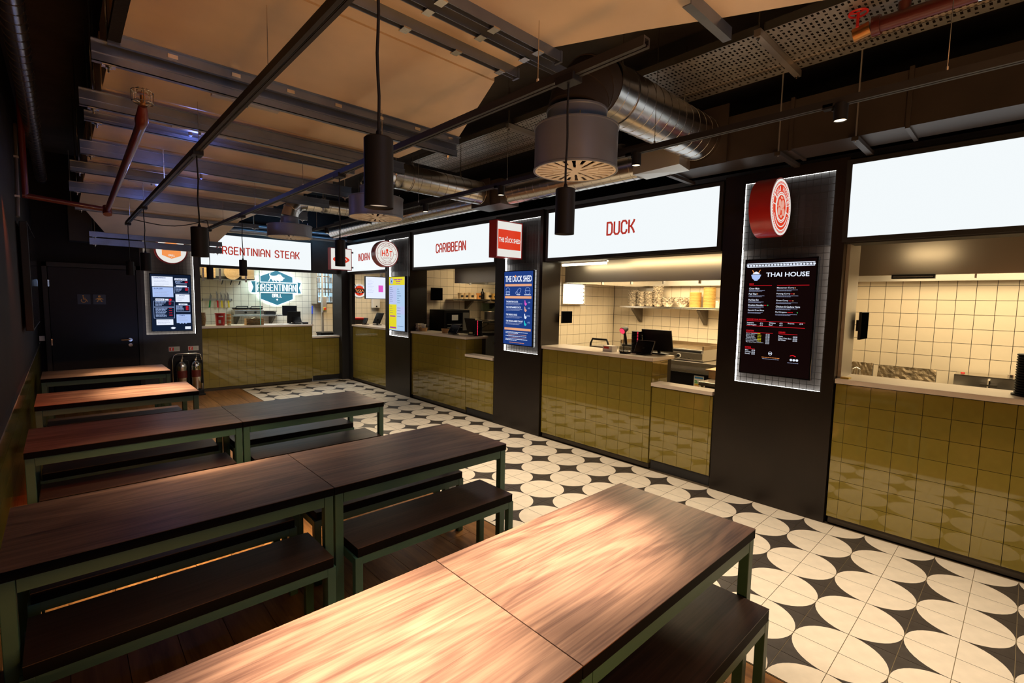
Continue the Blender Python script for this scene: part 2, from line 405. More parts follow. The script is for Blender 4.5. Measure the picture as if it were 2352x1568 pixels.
for n_, (d, i, j, x, y) in enumerate(tl):
    me, mb = TM[(i % 2, j % 2)]
    if n_ < 300: inst(me, 'tile', fl, (x+.0015, y+.0015, 0))
    else:
        b = len(rest.v); rest.v += [(v[0]+x+.0015, v[1]+y+.0015, v[2]) for v in mb.v]
        rest.f += [[b+q for q in f] for f in mb.f]; rest.mi += mb.mi
o = rest.obj('tile_field', ['tile_light', 'tile_dark'], fl); o['kind'] = 'stuff'
for p in o.data.polygons:
    if abs(p.normal.z) > .9 and p.normal.z < 0: p.flip()
struct('trim_1', MB().box(2.364, 4.40, -2.0, 9.9, -.02, -.0035), 'floor_grout')
pk = {}
for L_ in (1.25, .8):
    pk[L_] = MB().box(0, L_, -.0985, .0985, -.012, 0).mesh('plank', 'plank_wood')
r = random.Random(8)
for a in range(14):
    x = 2.255-.2*a
    y = -2.9+r.choice((0, .31, .62, .93))
    first = True
    while y < 9.85:
        L_ = 1.25 if y+1.25 < 9.9 else .8
        o = inst(pk[L_], 'plank', fl, (x, y, 0), PI/2); y += L_+.002
struct('ceiling', MB().box(-.35, 7.1, -3.0, 12.6, 3.75, 3.9), 'ceiling_dark')
wl = struct('wall_left', MB().box(-.42, -.275, -3.0, 12.6, 0, 3.8), 'wall_dark')
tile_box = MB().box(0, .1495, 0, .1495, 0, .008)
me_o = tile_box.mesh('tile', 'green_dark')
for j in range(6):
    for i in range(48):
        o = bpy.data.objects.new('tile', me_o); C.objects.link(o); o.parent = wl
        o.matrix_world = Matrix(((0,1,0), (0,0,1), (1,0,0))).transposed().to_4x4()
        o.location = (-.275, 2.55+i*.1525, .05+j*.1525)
struct('trim_2', MB().box(-.275, -.255, -3, 9.9, .968, .985), 'steel')
struct('wall_front', MB().box(-.35, 7.1, -3.1, -3.0, 0, 3.8), 'wall_dark')
struct('wall_back', MB().box(-.3, .949, D+.008, D+.3, 0, 3.75), 'wall_dark')
struct('wall_back', MB().box(.95, 7.0, D+.05, D+.3, 2.94, 3.75).box(.95, 1.78, D+.05, D+.3, 2.852, 2.94), 'wall_dark')
# stall shells with tiled kitchen walls
def tiled_wall(name, org, u, w, z0, h, mtile, x_off=0.0, back=.1, cap=300):
    """wall board plus one tile object per tile; org is the lower left corner seen from the hall"""
    e = MB().box(0, w, -z0, h, -back, 0).obj(name, 'grout_dark'); e['kind'] = 'structure'
    ref = empty('tmp', org, u); e.matrix_world = ref.matrix_world.copy(); bpy.data.objects.remove(ref)
    me = MB().box(0, .1478, 0, .1478, 0, .006).mesh('tile', mtile); n = 0; over = MB()
    for j in range(int(h/.1525)):
        for i in range(int((w-x_off)/.1525)):
            if n < cap: inst(me, 'tile', e, (x_off+i*.1525, j*.1525+.0015, 0))
            else: over.box(x_off+i*.1525, x_off+i*.1525+.1495, j*.1525+.0015, j*.1525+.151, 0, .006)
            n += 1
    if over.v: over.obj('tile_field', mtile, e)['kind'] = 'stuff'
    return e
tiled_wall('wall_right', (WALLX, 4.92, .75), 'R', 3.1, .75, 1.68, 'cream_tile')
tiled_wall('wall_right', (WALLX, 1.47, .75), 'R', 2.75, .75, 1.85, 'cream_tile')
struct('wall_right', MB().box(WALLX+.02, 7.1, -3.0, 12.6, 0, 3.75), 'wall_dark')
tiled_wall('wall_partition', (4.80, 4.93, .75), 'B', 2.2, .75, 1.68, 'cream_tile', .055)
tiled_wall('wall_partition', (4.80, 7.75, .75), 'B', 2.2, .75, 1.68, 'cream_tile', .07)
struct('wall_partition', MB().box(4.76, 7.0, 1.5, 1.6, 0, 2.86), 'cream_tile')
tiled_wall('wall_back', (1.6, 12.4, .68), 'B', 3.6, .68, 2.0, 'cream_tile', .05)
tiled_wall('wall_back', (5.2, 12.4, .68), 'B', 1.8, .68, 2.0, 'cream_tile', .0)
struct('wall_partition', MB().box(1.66, 1.74, 9.95, 12.4, 0, 2.86), 'cream_tile')
struct('ceiling_baffle', MB().box(4.6, 7.0, -3.0, 12.4, 2.86, 2.93).box(1.7, 4.6, 9.96, 12.4, 2.86, 2.93), 'white_plastic')  # unseen stall ceilings, added to keep kitchen light off the hall ceiling
# fascia beams over the openings
struct('trim_3', MB().box(4.41, 4.60, -3.0, D, 2.205, 2.84), 'black_paint')
struct('trim_4', MB().box(1.74, 4.42, D+.01, D+.16, 2.205, 2.84), 'black_paint')

# pillars between the stalls, each with a lit recess behind a wire mesh
def pillar(org, u, w, ga, gb, m, label_mesh, mesh_where, depth=.34, steel_side=None, z0=1.0403, z1=2.7724):
    e = empty('pillar', org, u); e['kind'] = 'structure'
    H = 2.85; r = .05
    mb = MB().box(0, ga, 0, H, -depth, 0).box(gb, w, 0, H, -depth, 0).box(ga, gb, 0, z0, -depth, 0).box(ga, gb, z1, H, -depth, 0).box(ga, gb, z0, z1, -depth, -r-.01)
    mb.obj('casing', m, e)
    MB().box(ga, gb, z0, z1, -r-.01, -r).obj('back_board', 'recess_board', e)
    s = .004
    g = thing('mesh_panel', label_mesh, 'light panel', org, u)
    led = MB()
    led.box(ga, ga+s, z0, z1, -r+.01, -.004).box(gb-s, gb, z0, z1, -r+.01, -.004).box(ga+s, gb-s, z0, z0+s, -r+.01, -.004).box(ga+s, gb-s, z1-s, z1, -r+.01, -.004)
    led.obj('led_strip', 'led_white', g)
    k_ = .007; MB().box(ga, ga+k_, z0, z1, -.004, .001).box(gb-k_, gb, z0, z1, -.004, .001).box(ga+k_, gb-k_, z0, z0+k_, -.004, .001).box(ga+k_, gb-k_, z1-k_, z1, -.004, .001).obj('edge_trim', 'black_paint', g)
    wm = MB(); nx = max(6, round((gb-ga)/.052)); nz = round((z1-z0)/.052)
    for i in range(1, nx): x = ga+(gb-ga)*i/nx; wm.box(x-.0016, x+.0016, z0, z1, -.012, -.009)
    for i in range(1, nz): z = z0+(z1-z0)*i/nz; wm.box(ga, gb, z-.0016, z+.0016, -.009, -.006)
    wm.obj('wire_mesh', 'black_paint', g)
    return e, g
pillar((W, 1.94, 0), 'R', .93, .167, .849, 'pillar_bronze', 'backlit wire mesh panel behind the Thai House menu and round sign', '')
pillar((W, 5.06, 0), 'R', .89, .192, .847, 'pillar_bronze', 'backlit wire mesh panel behind the navy Duck Shed menu', '')
pillar((W, 8.15, 0), 'R', .86, .142, .817, 'pillar_bronze', 'backlit wire mesh panel behind the tall yellow and blue menu', '')
pillar((.95, D, 0), 'B', .83, .042, .742, 'pillar_grey', 'backlit wire mesh panel behind the grill menu beside the dark door', '')
struct('pillar', MB().box(4.262, 4.50, 9.78, 10.22, 0, 2.85), 'black_paint')
struct('trim_5', MB().box(4.40, 4.47, 9.60, 9.80, 0, 2.2), 'black_paint')
struct('trim_6', MB().box(3.69, 4.30, D+.005, D+.03, 2.20, 2.85), 'pillar_grey')
# stainless jamb linings
struct('trim_7', MB().box(4.47, 4.79, .985, 1.008, 1.13, 2.23), 'steel_rough')
# door with accessible toilet and baby change signs
dr = empty('door_1', (-.136, D, 0), 'B'); dr['kind'] = 'structure'
MB().box(0, 1.023, .005, 2.09, .0, .035).obj('door_leaf', 'door_dark', dr, bevel=.003)
MB().box(-.06, -.006, 0, 2.16, 0, .05).box(1.03, 1.085, 0, 2.16, 0, .05).box(-.06, 1.085, 2.096, 2.16, 0, .05).obj('door_frame', 'black_paint', dr)
mb = MB().cyl((.92, .98, .035), (.92, .98, .045), .028).cyl((.92, .98, .045), (.92, .98, .085), .010).tube([(.92, .98, .08), (.80, .98, .08)], .010)
mb.obj('door_handle', 'chrome', dr, smooth=True)
MB().cyl((.92, .895, .035), (.92, .895, .046), .028).box(.915, .925, .88, .905, .046, .050).obj('door_lock', 'chrome', dr, smooth=True)
for z in (1.80, .93): MB().box(-.004, .012, z, z+.10, .03, .045).obj('hinge', 'chrome', dr)
def icon(name, x, label):
    t = thing(name, label, 'sign', (x, D-.036, 1.62), 'B')
    MB().box(-.075, .075, -.075, .075, 0, .003).obj('plate', 'icon_blue', t, bevel=.002); return t
t = icon('toilet_sign', .25, 'square plate on the dark door with an orange wheelchair symbol')
mb = MB(); mb.ring(-.005, -.018, .024, .032, .003, .005, 24, PI*.75, PI*2.15)
mb.cyl((-.008, .052, .003), (-.008, .052, .005), .010); mb.bar((-.008, .038, .004), (-.004, -.002, .004), .010, .002, (0, 0, 1)).bar((-.006, -.002, .004), (.026, -.004, .004), .009, .002).bar((.026, -.004, .004), (.040, -.038, .004), .009, .002).bar((-.006, .018, .004), (.022, .016, .004), .007, .002)
mb.obj('symbol', 'icon_orange', t)
t = icon('baby_change_sign', .43, 'square plate on the dark door with an orange baby symbol')
mb = MB(); mb.cyl((0, .045, .003), (0, .045, .005), .016).prism([(-.02, .022), (.02, .022), (.022, -.012), (-.022, -.012)], .003, .005)
mb.bar((-.018, .018, .004), (-.045, .000, .004), .011, .002).bar((.018, .018, .004), (.045, .000, .004), .011, .002).bar((-.014, -.018, .004), (-.032, -.036, .004), .014, .002).bar((.014, -.018, .004), (.032, -.036, .004), .014, .002)
mb.obj('symbol', 'icon_orange', t)

# ================================================================ counters
tile_me = MB().box(0, .1495, 0, .1495, 0, .009).mesh('tile', 'green_tile')
def counter(label, org, u, w, first, H=1.13, depth=.39, name='counter', end=False, wt_label=None, wt_over=.02, rows=7, z0=.057, wtd=None, skirt='skirting'):
    t = thing(name, label, 'counter', org, u)
    zt = z0+rows*.1525
    MB().box(0, w, z0-.003, H-.002, -depth, -.012).obj('body', 'grout_dark', t)
    MB().box(.01, w-.004, .002, z0-.006, -depth+.03, -.018).obj('skirting', skirt, t)
    def col(x, wd, me):
        for j in range(rows): inst(me, 'tile', t, (x, z0+j*.1525+.0015, -.011))
    if first > .02: col(0.001, first, MB().box(0, first-.003, 0, .1495, 0, .009).mesh('tile', 'green_tile'))
    x = first
    while x+.1525 <= w+.002: col(x, .15, tile_me); x += .1525
    if w-x > .02: col(x, w-x, MB().box(0, w-x-.002, 0, .1495, 0, .009).mesh('tile', 'green_tile'))
    if end:
        for k in range(int((depth+.01)/.1525)):
            for j in range(rows):
                o = inst(tile_me, 'tile', t, (w+.0005, z0+j*.1525+.0015, -.012-k*.1525)); o.rotation_euler = (0, PI/2, 0)
                o.location.x = w-.0075
    # worktop
    wl_ = wt_label or label
    wt = thing('worktop', wl_, 'worktop', (org[0], org[1], H) if True else org, u)
    d2 = wtd or depth+.05
    MB().box(-.005, w+wt_over, 0, .036, -d2, .018).obj('slab', 'worktop_white', wt, bevel=.003)
    return t, wt
CX = 4.411
counter('long green tiled counter of the Thai House stall at right', (CX, 1.0, 0), 'R', 2.6, .075, wt_label='pale worktop on the Thai House counter', wtd=.42)
counter('tall green tiled counter under the DUCK sign', (CX, 4.16, 0), 'R', 1.546, .10, end=True, wt_label='pale worktop on the tall counter under the DUCK sign', wtd=.42)
counter('low green tiled gate at the right of the DUCK stall', (CX, 2.60, 0), 'R', .637, 0, H=.876, depth=.06, name='counter_gate', rows=5, z0=.105, wt_label='pale ledge on the low gate of the DUCK stall', wtd=.16, skirt='black_paint', wt_over=.0)
counter('tall green tiled counter under the CARIBBEAN sign', (CX, 7.28, 0), 'R', 1.535, .06, end=True, wt_label='pale worktop on the tall counter under the CARIBBEAN sign', wtd=.42)
counter('low green tiled gate at the right of the CARIBBEAN stall', (CX, 5.738, 0), 'R', .637, 0, H=.876, depth=.06, name='counter_gate', rows=5, z0=.105, wt_label='pale ledge on the low gate of the CARIBBEAN stall', wtd=.16, skirt='black_paint', wt_over=0)
counter('green tiled counter under the INDIAN sign', (CX, 9.596, 0), 'R', 1.40, .05, end=False, wt_label='pale worktop on the counter under the INDIAN sign', wtd=.55)
counter('long green tiled counter of the Argentinian steak stall on the back wall', (1.742, D+.02, 0), 'B', 1.952, .13, wt_label='pale worktop on the Argentinian steak counter', wtd=.55, end=True)
counter('low green tiled section at the right of the Argentinian steak counter', (3.70, D+.03, 0), 'B', .56, .0, H=.885, depth=.06, name='counter_gate', rows=5, z0=.105, wt_label='pale ledge right of the Argentinian steak counter', wtd=.16, skirt='black_paint', wt_over=0)

# ================================================================ tables and benches
def make_table():
    t = thing('dining_table', '', 'table')
    Lx, Ly, h = 1.195, .70, .75
    MB().box(0, Lx, 0, Ly, h-.003, h).obj('tabletop', 'table_wood', t)
    MB().box(.0005, Lx-.0005, .0005, Ly-.0005, h-.042, h-.0032).obj('edge_band', 'edge_black', t)
    s = .05
    for (x, y) in ((0, 0), (Lx-s, 0), (Lx-s, Ly-s), (0, Ly-s)):
        MB().box(x+.003, x+s-.003, y+.003, y+s-.003, 0, h-.0425).obj('leg', 'frame_green', t, bevel=.003)
    z0, z1 = h-.0425-s, h-.0425
    MB().box(s, Lx-s, .004, s-.004, z0, z1).obj('rail', 'frame_green', t); MB().box(s, Lx-s, Ly-s+.004, Ly-.004, z0, z1).obj('rail', 'frame_green', t)
    MB().box(.004, s-.004, s, Ly-s, z0, z1).obj('rail', 'frame_green', t); MB().box(Lx-s+.004, Lx-.004, s, Ly-s, z0, z1).obj('rail', 'frame_green', t)
    return t
def make_bench():
    t = thing('bench', '', 'bench')
    Lx, Ly, h = 1.075, .34, .455
    MB().box(0, Lx, 0, Ly, h-.003, h).obj('seat', 'bench_wood', t)
    MB().box(.0005, Lx-.0005, .0005, Ly-.0005, h-.05, h-.0032).obj('edge_band', 'edge_black', t)
    s = .042; a, b = -.012, Lx+.012
    for (x, y) in ((a, 0), (b-s, 0), (b-s, Ly-s), (a, Ly-s)):
        MB().box(x, x+s, y+.002, y+s-.002, 0, h-.051).obj('leg', 'frame_green', t, bevel=.003)
    z0, z1 = h-.051-s, h-.051
    MB().box(a+s, b-s, .003, s-.003, z0, z1).obj('rail', 'frame_green', t); MB().box(a+s, b-s, Ly-s+.003, Ly-.003, z0, z1).obj('rail', 'frame_green', t)
    MB().box(a+.002, a+s-.002, s, Ly-s, z0, z1).obj('rail', 'frame_green', t); MB().box(b-s+.002, b-.002, s, Ly-s, z0, z1).obj('rail', 'frame_green', t)
    return t
tab0 = make_table(); ben0 = make_bench(); used = {'t': 0, 'b': 0}
def place(kind, x, y, label):
    p = tab0 if kind == 't' else ben0
    o = p if not used[kind] else copy_tree(p); used[kind] = 1
    o.location = (x, y, 0); o['label'] = label; o['group'] = 'dining tables in rows' if kind == 't' else 'benches at the dining tables'
XL, XR = -.212, .987
rows_ = [('nearest', .7507), ('second', 2.376), ('third', 4.092), ('fourth', 5.71), ('last', 7.47)]
for i, (nm, y) in enumerate(rows_):
    for s, x in (('left', XL), ('right', XR)):
        if i > 2 and s == 'right': continue
        if i > 2:
            L1 = 'wooden-topped table, fourth row from the camera, brightly lit, by the left wall' if i == 3 else 'wooden-topped table farthest back, in front of the dark door'
            L2 = L1.split(',')[0]
        else:
            state = [('brown wooden tabletop with bright lamp pool', 'lit brown wooden tabletop beside the patterned tiles'), ('dark brown wooden table running to the left wall', 'dark brown wooden table whose end meets the patterned tiles'), ('very dark long table with a reddish left end', 'dark table with a cool bluish sheen by the tiles')][i][0 if s == 'left' else 1]
            L1 = state+', '+nm+' row'
        place('t', x, y, L1)
        bx = x+.059
        place('b', bx, y+(-.095, -.135, -.06, -.12, -.12)[i], 'bench on the near side of the %s half of the %s table row' % (s, nm))
        if i == 3: place('b', bx, y+.56, 'bench on the far side of the fourth table row, purplish sheen')
        elif i == 4: place('b', bx, y+.50, 'bench on the far side of the last table, facing the door')
        else: place('b', bx, y+(.47, .41, .53)[i], 'bench on the far side of the %s half of the %s table row' % (s, nm))
# ================================================================ illuminated fascia signs
ZS1, ZS2 = 2.7873, 2.2494
def lightbox(label, org, u, w, txt=None, tx=None, tmat='sign_red'):
    t = thing('fascia_sign', label, 'sign', (org[0], org[1], ZS2), u)
    h = ZS1-ZS2; f = .035
    MB().box(-f, 0, -f, h+f, -.026, .004).box(w, w+f, -f, h+f, -.026, .004).box(0, w, -f, 0, -.026, .004).box(0, w, h, h+f, -.026, .004).obj('frame', 'black_paint', t)
    MB().box(0, w, 0, h, -.02, 0).obj('sign_face', 'sign_white', t)
    if txt: glyphs(txt, tx[0], tx[1], .195, .345, tmat, t, z=.001, t=.13, name='letter')
    return t
SX = 4.381
lightbox('large blank glowing white sign at the right edge above the Thai House counter', (SX, .992, 0), 'R', 2.5)
lightbox('glowing white sign reading DUCK', (SX, 4.081, 0), 'R', 2.09, 'DUCK', (4.081-3.215, 4.081-2.862))
lightbox('glowing white sign reading CARIBBEAN', (SX, 7.163, 0), 'R', 2.075, 'CARIBBEAN', (7.163-6.50, 7.163-5.725))
lightbox('glowing white sign reading INDIAN', (SX, 9.75, 0), 'R', 1.60, 'INDIAN', (9.75-9.24, 9.75-8.755))
lightbox('glowing white sign reading ARGENTINIAN STEAK on the back wall', (1.80, D-.002, 0), 'B', 1.884, 'ARGENTINIAN STEAK', (.235, 1.665))

# ================================================================ blade signs
def round_sign(label, org, u, r, dep, body='red_metal'):
    t = thing('round_sign', label, 'sign', org, u)
    MB().lathe([(0.0, 0), (r, 0), (r, -dep), (0, -dep)], n=48).obj('drum', body, t, smooth=True)
    return t
def ring_text(txt, R, a0, a1, size, m, t, z=.004, inward=False):
    n = len(txt)
    for i, c in enumerate(txt):
        if c == ' ': continue
        a = math.radians(a0+(a1-a0)*i/(n-1)); x = R*math.cos(a); y = R*math.sin(a)
        wd = size*(.35 if c in 'I' else .72)
        text(c, x-wd/2, x+wd/2, y-size/2, y+size/2, m, t, z, 'letter', bold=.02, rot=(a-PI/2) if not inward else (a+PI/2))
# Thai House drum sign
t = round_sign('deep red drum sign lettered THAI HOUSE round a white-ringed badge', (4.135, 1.39-.0, 2.487), 'B', .225, .155)
mb = MB(); mb.k = 0
MB().ring(0, 0, .196, .213, .001, .003, 48).obj('outer_ring', 'face_white', t)
MB().cyl((0, 0, .0005), (0, 0, .002), .197, n=48).obj('badge', 'face_red', t)
MB().ring(0, 0, .172, .181, .002, .0035, 48).obj('ring', 'face_white', t)
mb = MB()
for k in range(56):
    a = 2*PI*k/56; mb.cyl((.188*math.cos(a), .188*math.sin(a), .002), (.188*math.cos(a), .188*math.sin(a), .0035), .0035, n=6)
mb.obj('dot_ring', 'face_white', t)
MB().ring(0, 0, .110, .117, .002, .0035, 40).obj('ring', 'face_white', t)
MB().ring(0, 0, .094, .104, .002, .0035, 40).obj('ring', 'face_white', t)
MB().cyl((0, 0, .002), (0, 0, .0035), .094, n=40).obj('centre_disc', 'face_red', t)
mb = MB()
for (x, y, r1) in ((-.012, .075, .010), (.014, .072, .010), (-.035, .03, .028), (.03, .03, .030), (-.045, -.035, .030), (.045, -.03, .030), (0, 0, .022), (-.012, -.070, .011), (.012, -.066, .012), (-.072, 0, .010)): mb.cyl((x, y, .0035), (x, y, .005), r1, n=14)
mb.obj('flower_motif', 'face_pink', t)
mb = MB()
for a in (160, 184, -4, 20):
    a = math.radians(a-8); mb.bar((.117*math.cos(a), .117*math.sin(a), .003), (.172*math.cos(a), .172*math.sin(a), .003), .006, .002)
mb.obj('divider', 'face_white', t)
ring_text('THAI HOUSE', .143, 150, 22, .036, 'face_white', t)
ring_text('STREET FOOD & NOODLES'[:0] or 'THAI HOUSE', .150, 232, 306, .016, 'face_white', t, inward=True) if False else None
mb = MB()
for k in range(26):
    a = math.radians(205+k*5.2); mb.bar((.142*math.cos(a), .142*math.sin(a), .003), (.151*math.cos(a), .151*math.sin(a), .003), .006, .002)
mb.obj('small_print', 'face_white', t)
MB().box(.20, .245, -.05, -.02, -.10, -.07).box(.20, .245, .02, .05, -.10, -.07).obj('bracket', 'black_paint', t)
# Hot Scotch drum sign
t = round_sign('round white sign with red HOT lettering and red rim, between INDIAN and CARIBBEAN', (4.122, 7.61, 2.480), 'B', .225, .13)
MB().cyl((0, 0, .0005), (0, 0, .002), .208, n=48).obj('sign_face', 'face_white', t)
MB().ring(0, 0, .180, .187, .002, .0035, 48).obj('ring', 'face_dark_red', t)
MB().ring(0, 0, .122, .127, .002, .0035, 40).obj('ring', 'face_dark_red', t)
for a, b, c in (('H', -.095, -.03), ('T', .05, .10)): text(a, b, c, -.045, .055, 'face_red', t, .003, 'letter', bold=.03)
text('O', -.022, .036, -.045, .03, 'face_red', t, .003, 'letter', bold=.03)
mb = MB(); mb.cyl((.005, .062, .003), (.005, .062, .005), .022, n=14).prism([(-.014, .052), (.024, .052), (.005, .015)], .003, .005); mb.obj('pepper_motif', 'face_red', t)
text('SCOTCH', -.065, .085, -.085, -.06, 'face_dark_red', t, .003)
ring_text('CARIBBEAN', .153, 130, 50, .022, 'face_dark_red', t); ring_text('CUISINE', .153, 240, 300, .022, 'face_dark_red', t, inward=True)
MB().box(-.175, -.145, -.002, .002, .002, .003).box(.145, .175, -.002, .002, .002, .003).obj('dash', 'face_dark_red', t)
MB().box(.20, .262, .11, .14, -.10, -.07).box(.20, .262, -.14, -.11, -.10, -.07).obj('bracket', 'black_paint', t)
# Duck Shed square
def box_sign(label, org, w, h, dep):
    t = thing('square_sign', label, 'sign', org, 'B'); f = .013
    MB().box(0, w, 0, h, -dep, -.004).obj('casing', 'red_metal', t)
    MB().box(0, f, 0, h, -.0039, .004).box(w-f, w, 0, h, -.0039, .004).box(f, w-f, 0, f, -.0039, .004).box(f, w-f, h-f, h, -.0039, .004).obj('rim', 'red_metal', t)
    MB().box(f, w-f, f, h-f, -.0038, 0).obj('sign_face', 'face_white', t); return t
t = box_sign('square red-framed sign reading THE DUCK SHED', (3.925, 4.52, 2.253), .437, .453, .14)
MB().box(.028, .41, .105, .345, .0, .0015).obj('red_panel', 'face_red', t)
text('THE DUCK SHED', .038, .398, .19, .245, 'face_white', t, .003, bold=.025)
MB().cyl((.175, .256, .002), (.175, .256, .0035), .009, n=12).obj('duck_motif', 'face_white', t)
# Tikka square sign near the corner post
t = box_sign('small square red-framed sign with a red oval by the corner post', (3.885, 9.42, 2.262), .437, .43, .12)
MB().prism([(.22+(.15+.02*math.cos(2*a))*math.cos(a), .207+(.062+.018*abs(math.sin(a)))*math.sin(a)) for a in [2*PI*k/36 for k in range(36)]], .001, .003).obj('oval', 'face_red', t)
text('TIKKA', .10, .34, .19, .235, 'face_white', t, .004, bold=.02); MB().box(.437, .515, .05, .08, -.08, -.05).box(.437, .515, .35, .38, -.08, -.05).obj('bracket', 'black_paint', t); text('NATION', .15, .29, .155, .172, 'face_dark_red', t, .004)
# Argentinian grill round sign
t = round_sign('round white sign with an orange pointed badge reading GRILL, half hidden behind ceiling steelwork', (1.365, 9.77, 2.445), 'B', .225, .10)
MB().cyl((0, 0, .0005), (0, 0, .002), .208, n=48).obj('sign_face', 'face_white', t)
MB().prism([(-.13, .09), (0, .15), (.13, .09), (.13, -.085), (0, -.14), (-.13, -.085)], .002, .004).obj('badge', 'scr_orange', t)
text('GRILL', -.045, .045, -.10, -.068, 'face_white', t, .005, bold=.03)
MB().cyl((0, -.117, .0045), (0, -.117, .006), .006, n=4).obj('diamond', 'face_white', t)

# ================================================================ menu screens
def screen(label, org, u, w, h, bg, dep=.05):
    t = thing('menu_screen', label, 'screen', org, u)
    MB().box(-.012, w+.012, -.012, h+.012, -dep, -.001).obj('bezel', 'black_gloss', t, bevel=.002)
    MB().box(0, w, 0, h, -.0009, .0).obj('display', bg, t)
    MB().box(w*.3, w*.7, h*.3, h*.7, -dep-.045, -dep).obj('wall_bracket', 'black_paint', t)
    return t
def bx(mb, x0, x1, y0, y1, z=.0006): mb.box(x0, x1, y0, y1, z, z+.0004); return mb
# --- Thai House, display .525 x .955
t = screen('black Thai House menu screen with white and red text', (4.324, 1.698, 1.146), 'R', .530, .955, 'scr_black2')
w_, h_ = .530, .955
mb = MB(); bx(mb, .01, w_-.01, .925, .931)
for k in range(22):
    x = .016+k*(w_-.03)/21; mb.cyl((x, .913, .0006), (x, .913, .001), .0085, n=8); bx(mb, x-.011, x-.009, .905, .928)
bx(mb, .01, w_-.01, .897, .903)
mb.obj('lace_border', 'scr_white', t)
mb = MB(); mb.prism([(.045, .835), (.125, .835), (.115, .805), (.10, .792), (.07, .792), (.055, .805)], .0006, .0012); mb.box(.072, .098, .785, .791, .0006, .0012); mb.obj('bowl_motif', 'scr_blue', t)
MB().prism([(.055, .840), (.068, .856), (.085, .862), (.104, .855), (.114, .840)], .0007, .0013).obj('noodle_motif', 'scr_white', t)
MB().bar((.068, .848, .002), (.054, .875, .002), .005, .001).bar((.102, .848, .002), (.118, .875, .002), .005, .001).obj('chopstick_motif', 'scr_orange', t)
text('THAI HOUSE', .165, .485, .815, .852, 'scr_white', t, bold=.02)
mb = MB()
for (a, b, y) in ((.035, .215, .745), (.255, .49, .745), (.03, .48, .445), (.03, .48, .402), (.03, .245, .347), (.29, .43, .347), (.03, .11, .205)): bx(MB(), a, b, y-.0015, y+.0015).obj('rule', 'scr_red', t)
for s_, a, b, y in (('MAINS', .035, .07, .752), ('CHOOSE YOUR PROTEIN', .03, .185, .452), ('STARTERS', .03, .095, .354), ('DRINKS', .29, .34, .354), ('EXTRAS', .03, .078, .212)): text(s_, a, b, y, y+.012, 'scr_red', t, bold=.02)
L = [('Chow Main', .035, .118, .712), ('Pad Thai', .035, .097, .667), ('Pad See Ew', .035, .118, .616), ('Drunken Noodles', .035, .158, .572), ('Special Fried Rice', .035, .166, .527)]
Rr = [('Massaman Curry', .255, .383, .716), ('Panang Curry', .255, .357, .668), ('Green Curry', .255, .345, .612), ('Chicken & Cashew Nuts', .255, .435, .563), ('Pad Krapow', .255, .342, .517)]
for s_, a, b, y in L+Rr: text(s_, a, b, y, y+.015, 'scr_white', t, bold=.01)
for s_, a, b, y in (('Vegetable', .032, .09, .422), ('Tofu/Veggies', .032, .112, .406), ('£11', .14, .162, .422), ('£11', .14, .162, .406), ('Chicken', .212, .262, .428), ('Beef', .212, .24, .411), ('£12', .292, .315, .428), ('£13', .292, .315, .411), ('Prawns', .355, .402, .430), ('£14', .44, .463, .430),
                    ('Fanta', .29, .323, .322), ('Coke / Coke Zero', .29, .388, .306), ('Still Water', .29, .348, .291), ('£2.50', .398, .43, .322), ('£2.50', .398, .43, .306), ('£2.50', .398, .43, .291),
                    ('Meat', .032, .058, .188), ('Fried Egg', .032, .078, .172), ('Noodles', .032, .072, .157), ('£2.50', .085, .113, .188), ('£2.50', .085, .113, .172), ('£2.50', .085, .113, .157)): text(s_, a, b, y, y+.011, 'scr_white', t, bold=.01)
for k, s_ in enumerate(('Gyoza Vegetables', 'Gyoza Chicken', 'Spring Rolls', 'Tempura Prawns', 'Butterfly Prawns', 'Salt & Pepper Squid', 'Thai Spicy Prawn Crackers')):
    text(s_, .032, .032+.0072*len(s_)*.8, .333-.0125*k, .342-.0125*k, 'scr_white', t); text('£5.50', .192, .222, .331-.0125*k, .340-.0125*k, 'scr_white', t)
mb = MB(); lines(mb, .126, .156, [(.338-.0125*k, 1) for k in range(6)], .006); mb.obj('note_text', 'scr_yellow', t)
mb = MB()
for (s_, a, b, y) in L: lines(mb, .035, .175, [(y-.009, .9), (y-.016, .75)], .0042, seed=int(y*1000))
for (s_, a, b, y) in Rr: lines(mb, .255, .445, [(y-.009, .85), (y-.016, .6)], .0042, seed=int(y*1000)+7)
lines(mb, .175, .305, [(.130, 1)], .005); lines(mb, .37, .45, [(.115, 1)], .005); mb.obj('small_print', 'scr_dim', t)
mb = MB(); lines(mb, .17, .315, [(.143, 1)], .006); mb.obj('note_text', 'scr_orange', t)
mb = MB(); lines(mb, .36, .378, [(.675, 1)], .006); lines(mb, .350, .372, [(.619, 1)], .006); lines(mb, .345, .385, [(.524, 1)], .007); lines(mb, .162, .182, [(.579, 1)], .006); mb.obj('chilli_mark', 'scr_red', t)
mb = MB()
for (x, y) in ((.105, .674), (.39, .723), (.385, .675), (.38, .619)): mb.cyl((x, y, .0006), (x, y, .001), .0045, n=8)
mb.obj('badge_dot', 'scr_peach', t)
mb = MB()
for (x, y) in ((.192, .579), (.418, .524)): mb.cyl((x, y, .0006), (x, y, .001), .0045, n=8)
mb.obj('leaf_dot', 'scr_green', t)
MB().ring(.235, .178, .012, .015, .0006, .001, 20).box(.226, .244, .175, .181, .0006, .001).obj('round_mark', 'scr_white', t)
mb = MB()
for k in range(3): mb.cyl((.395+.022*k, .140, .0006), (.395+.022*k, .140, .001), .0095, n=14)
mb.obj('social_mark', 'scr_white', t)
MB().prism([(.385, .168), (.405, .176), (.425, .166), (.43, .172), (.405, .182), (.388, .176)], .0006, .001).obj('flag_mark', 'scr_red', t)
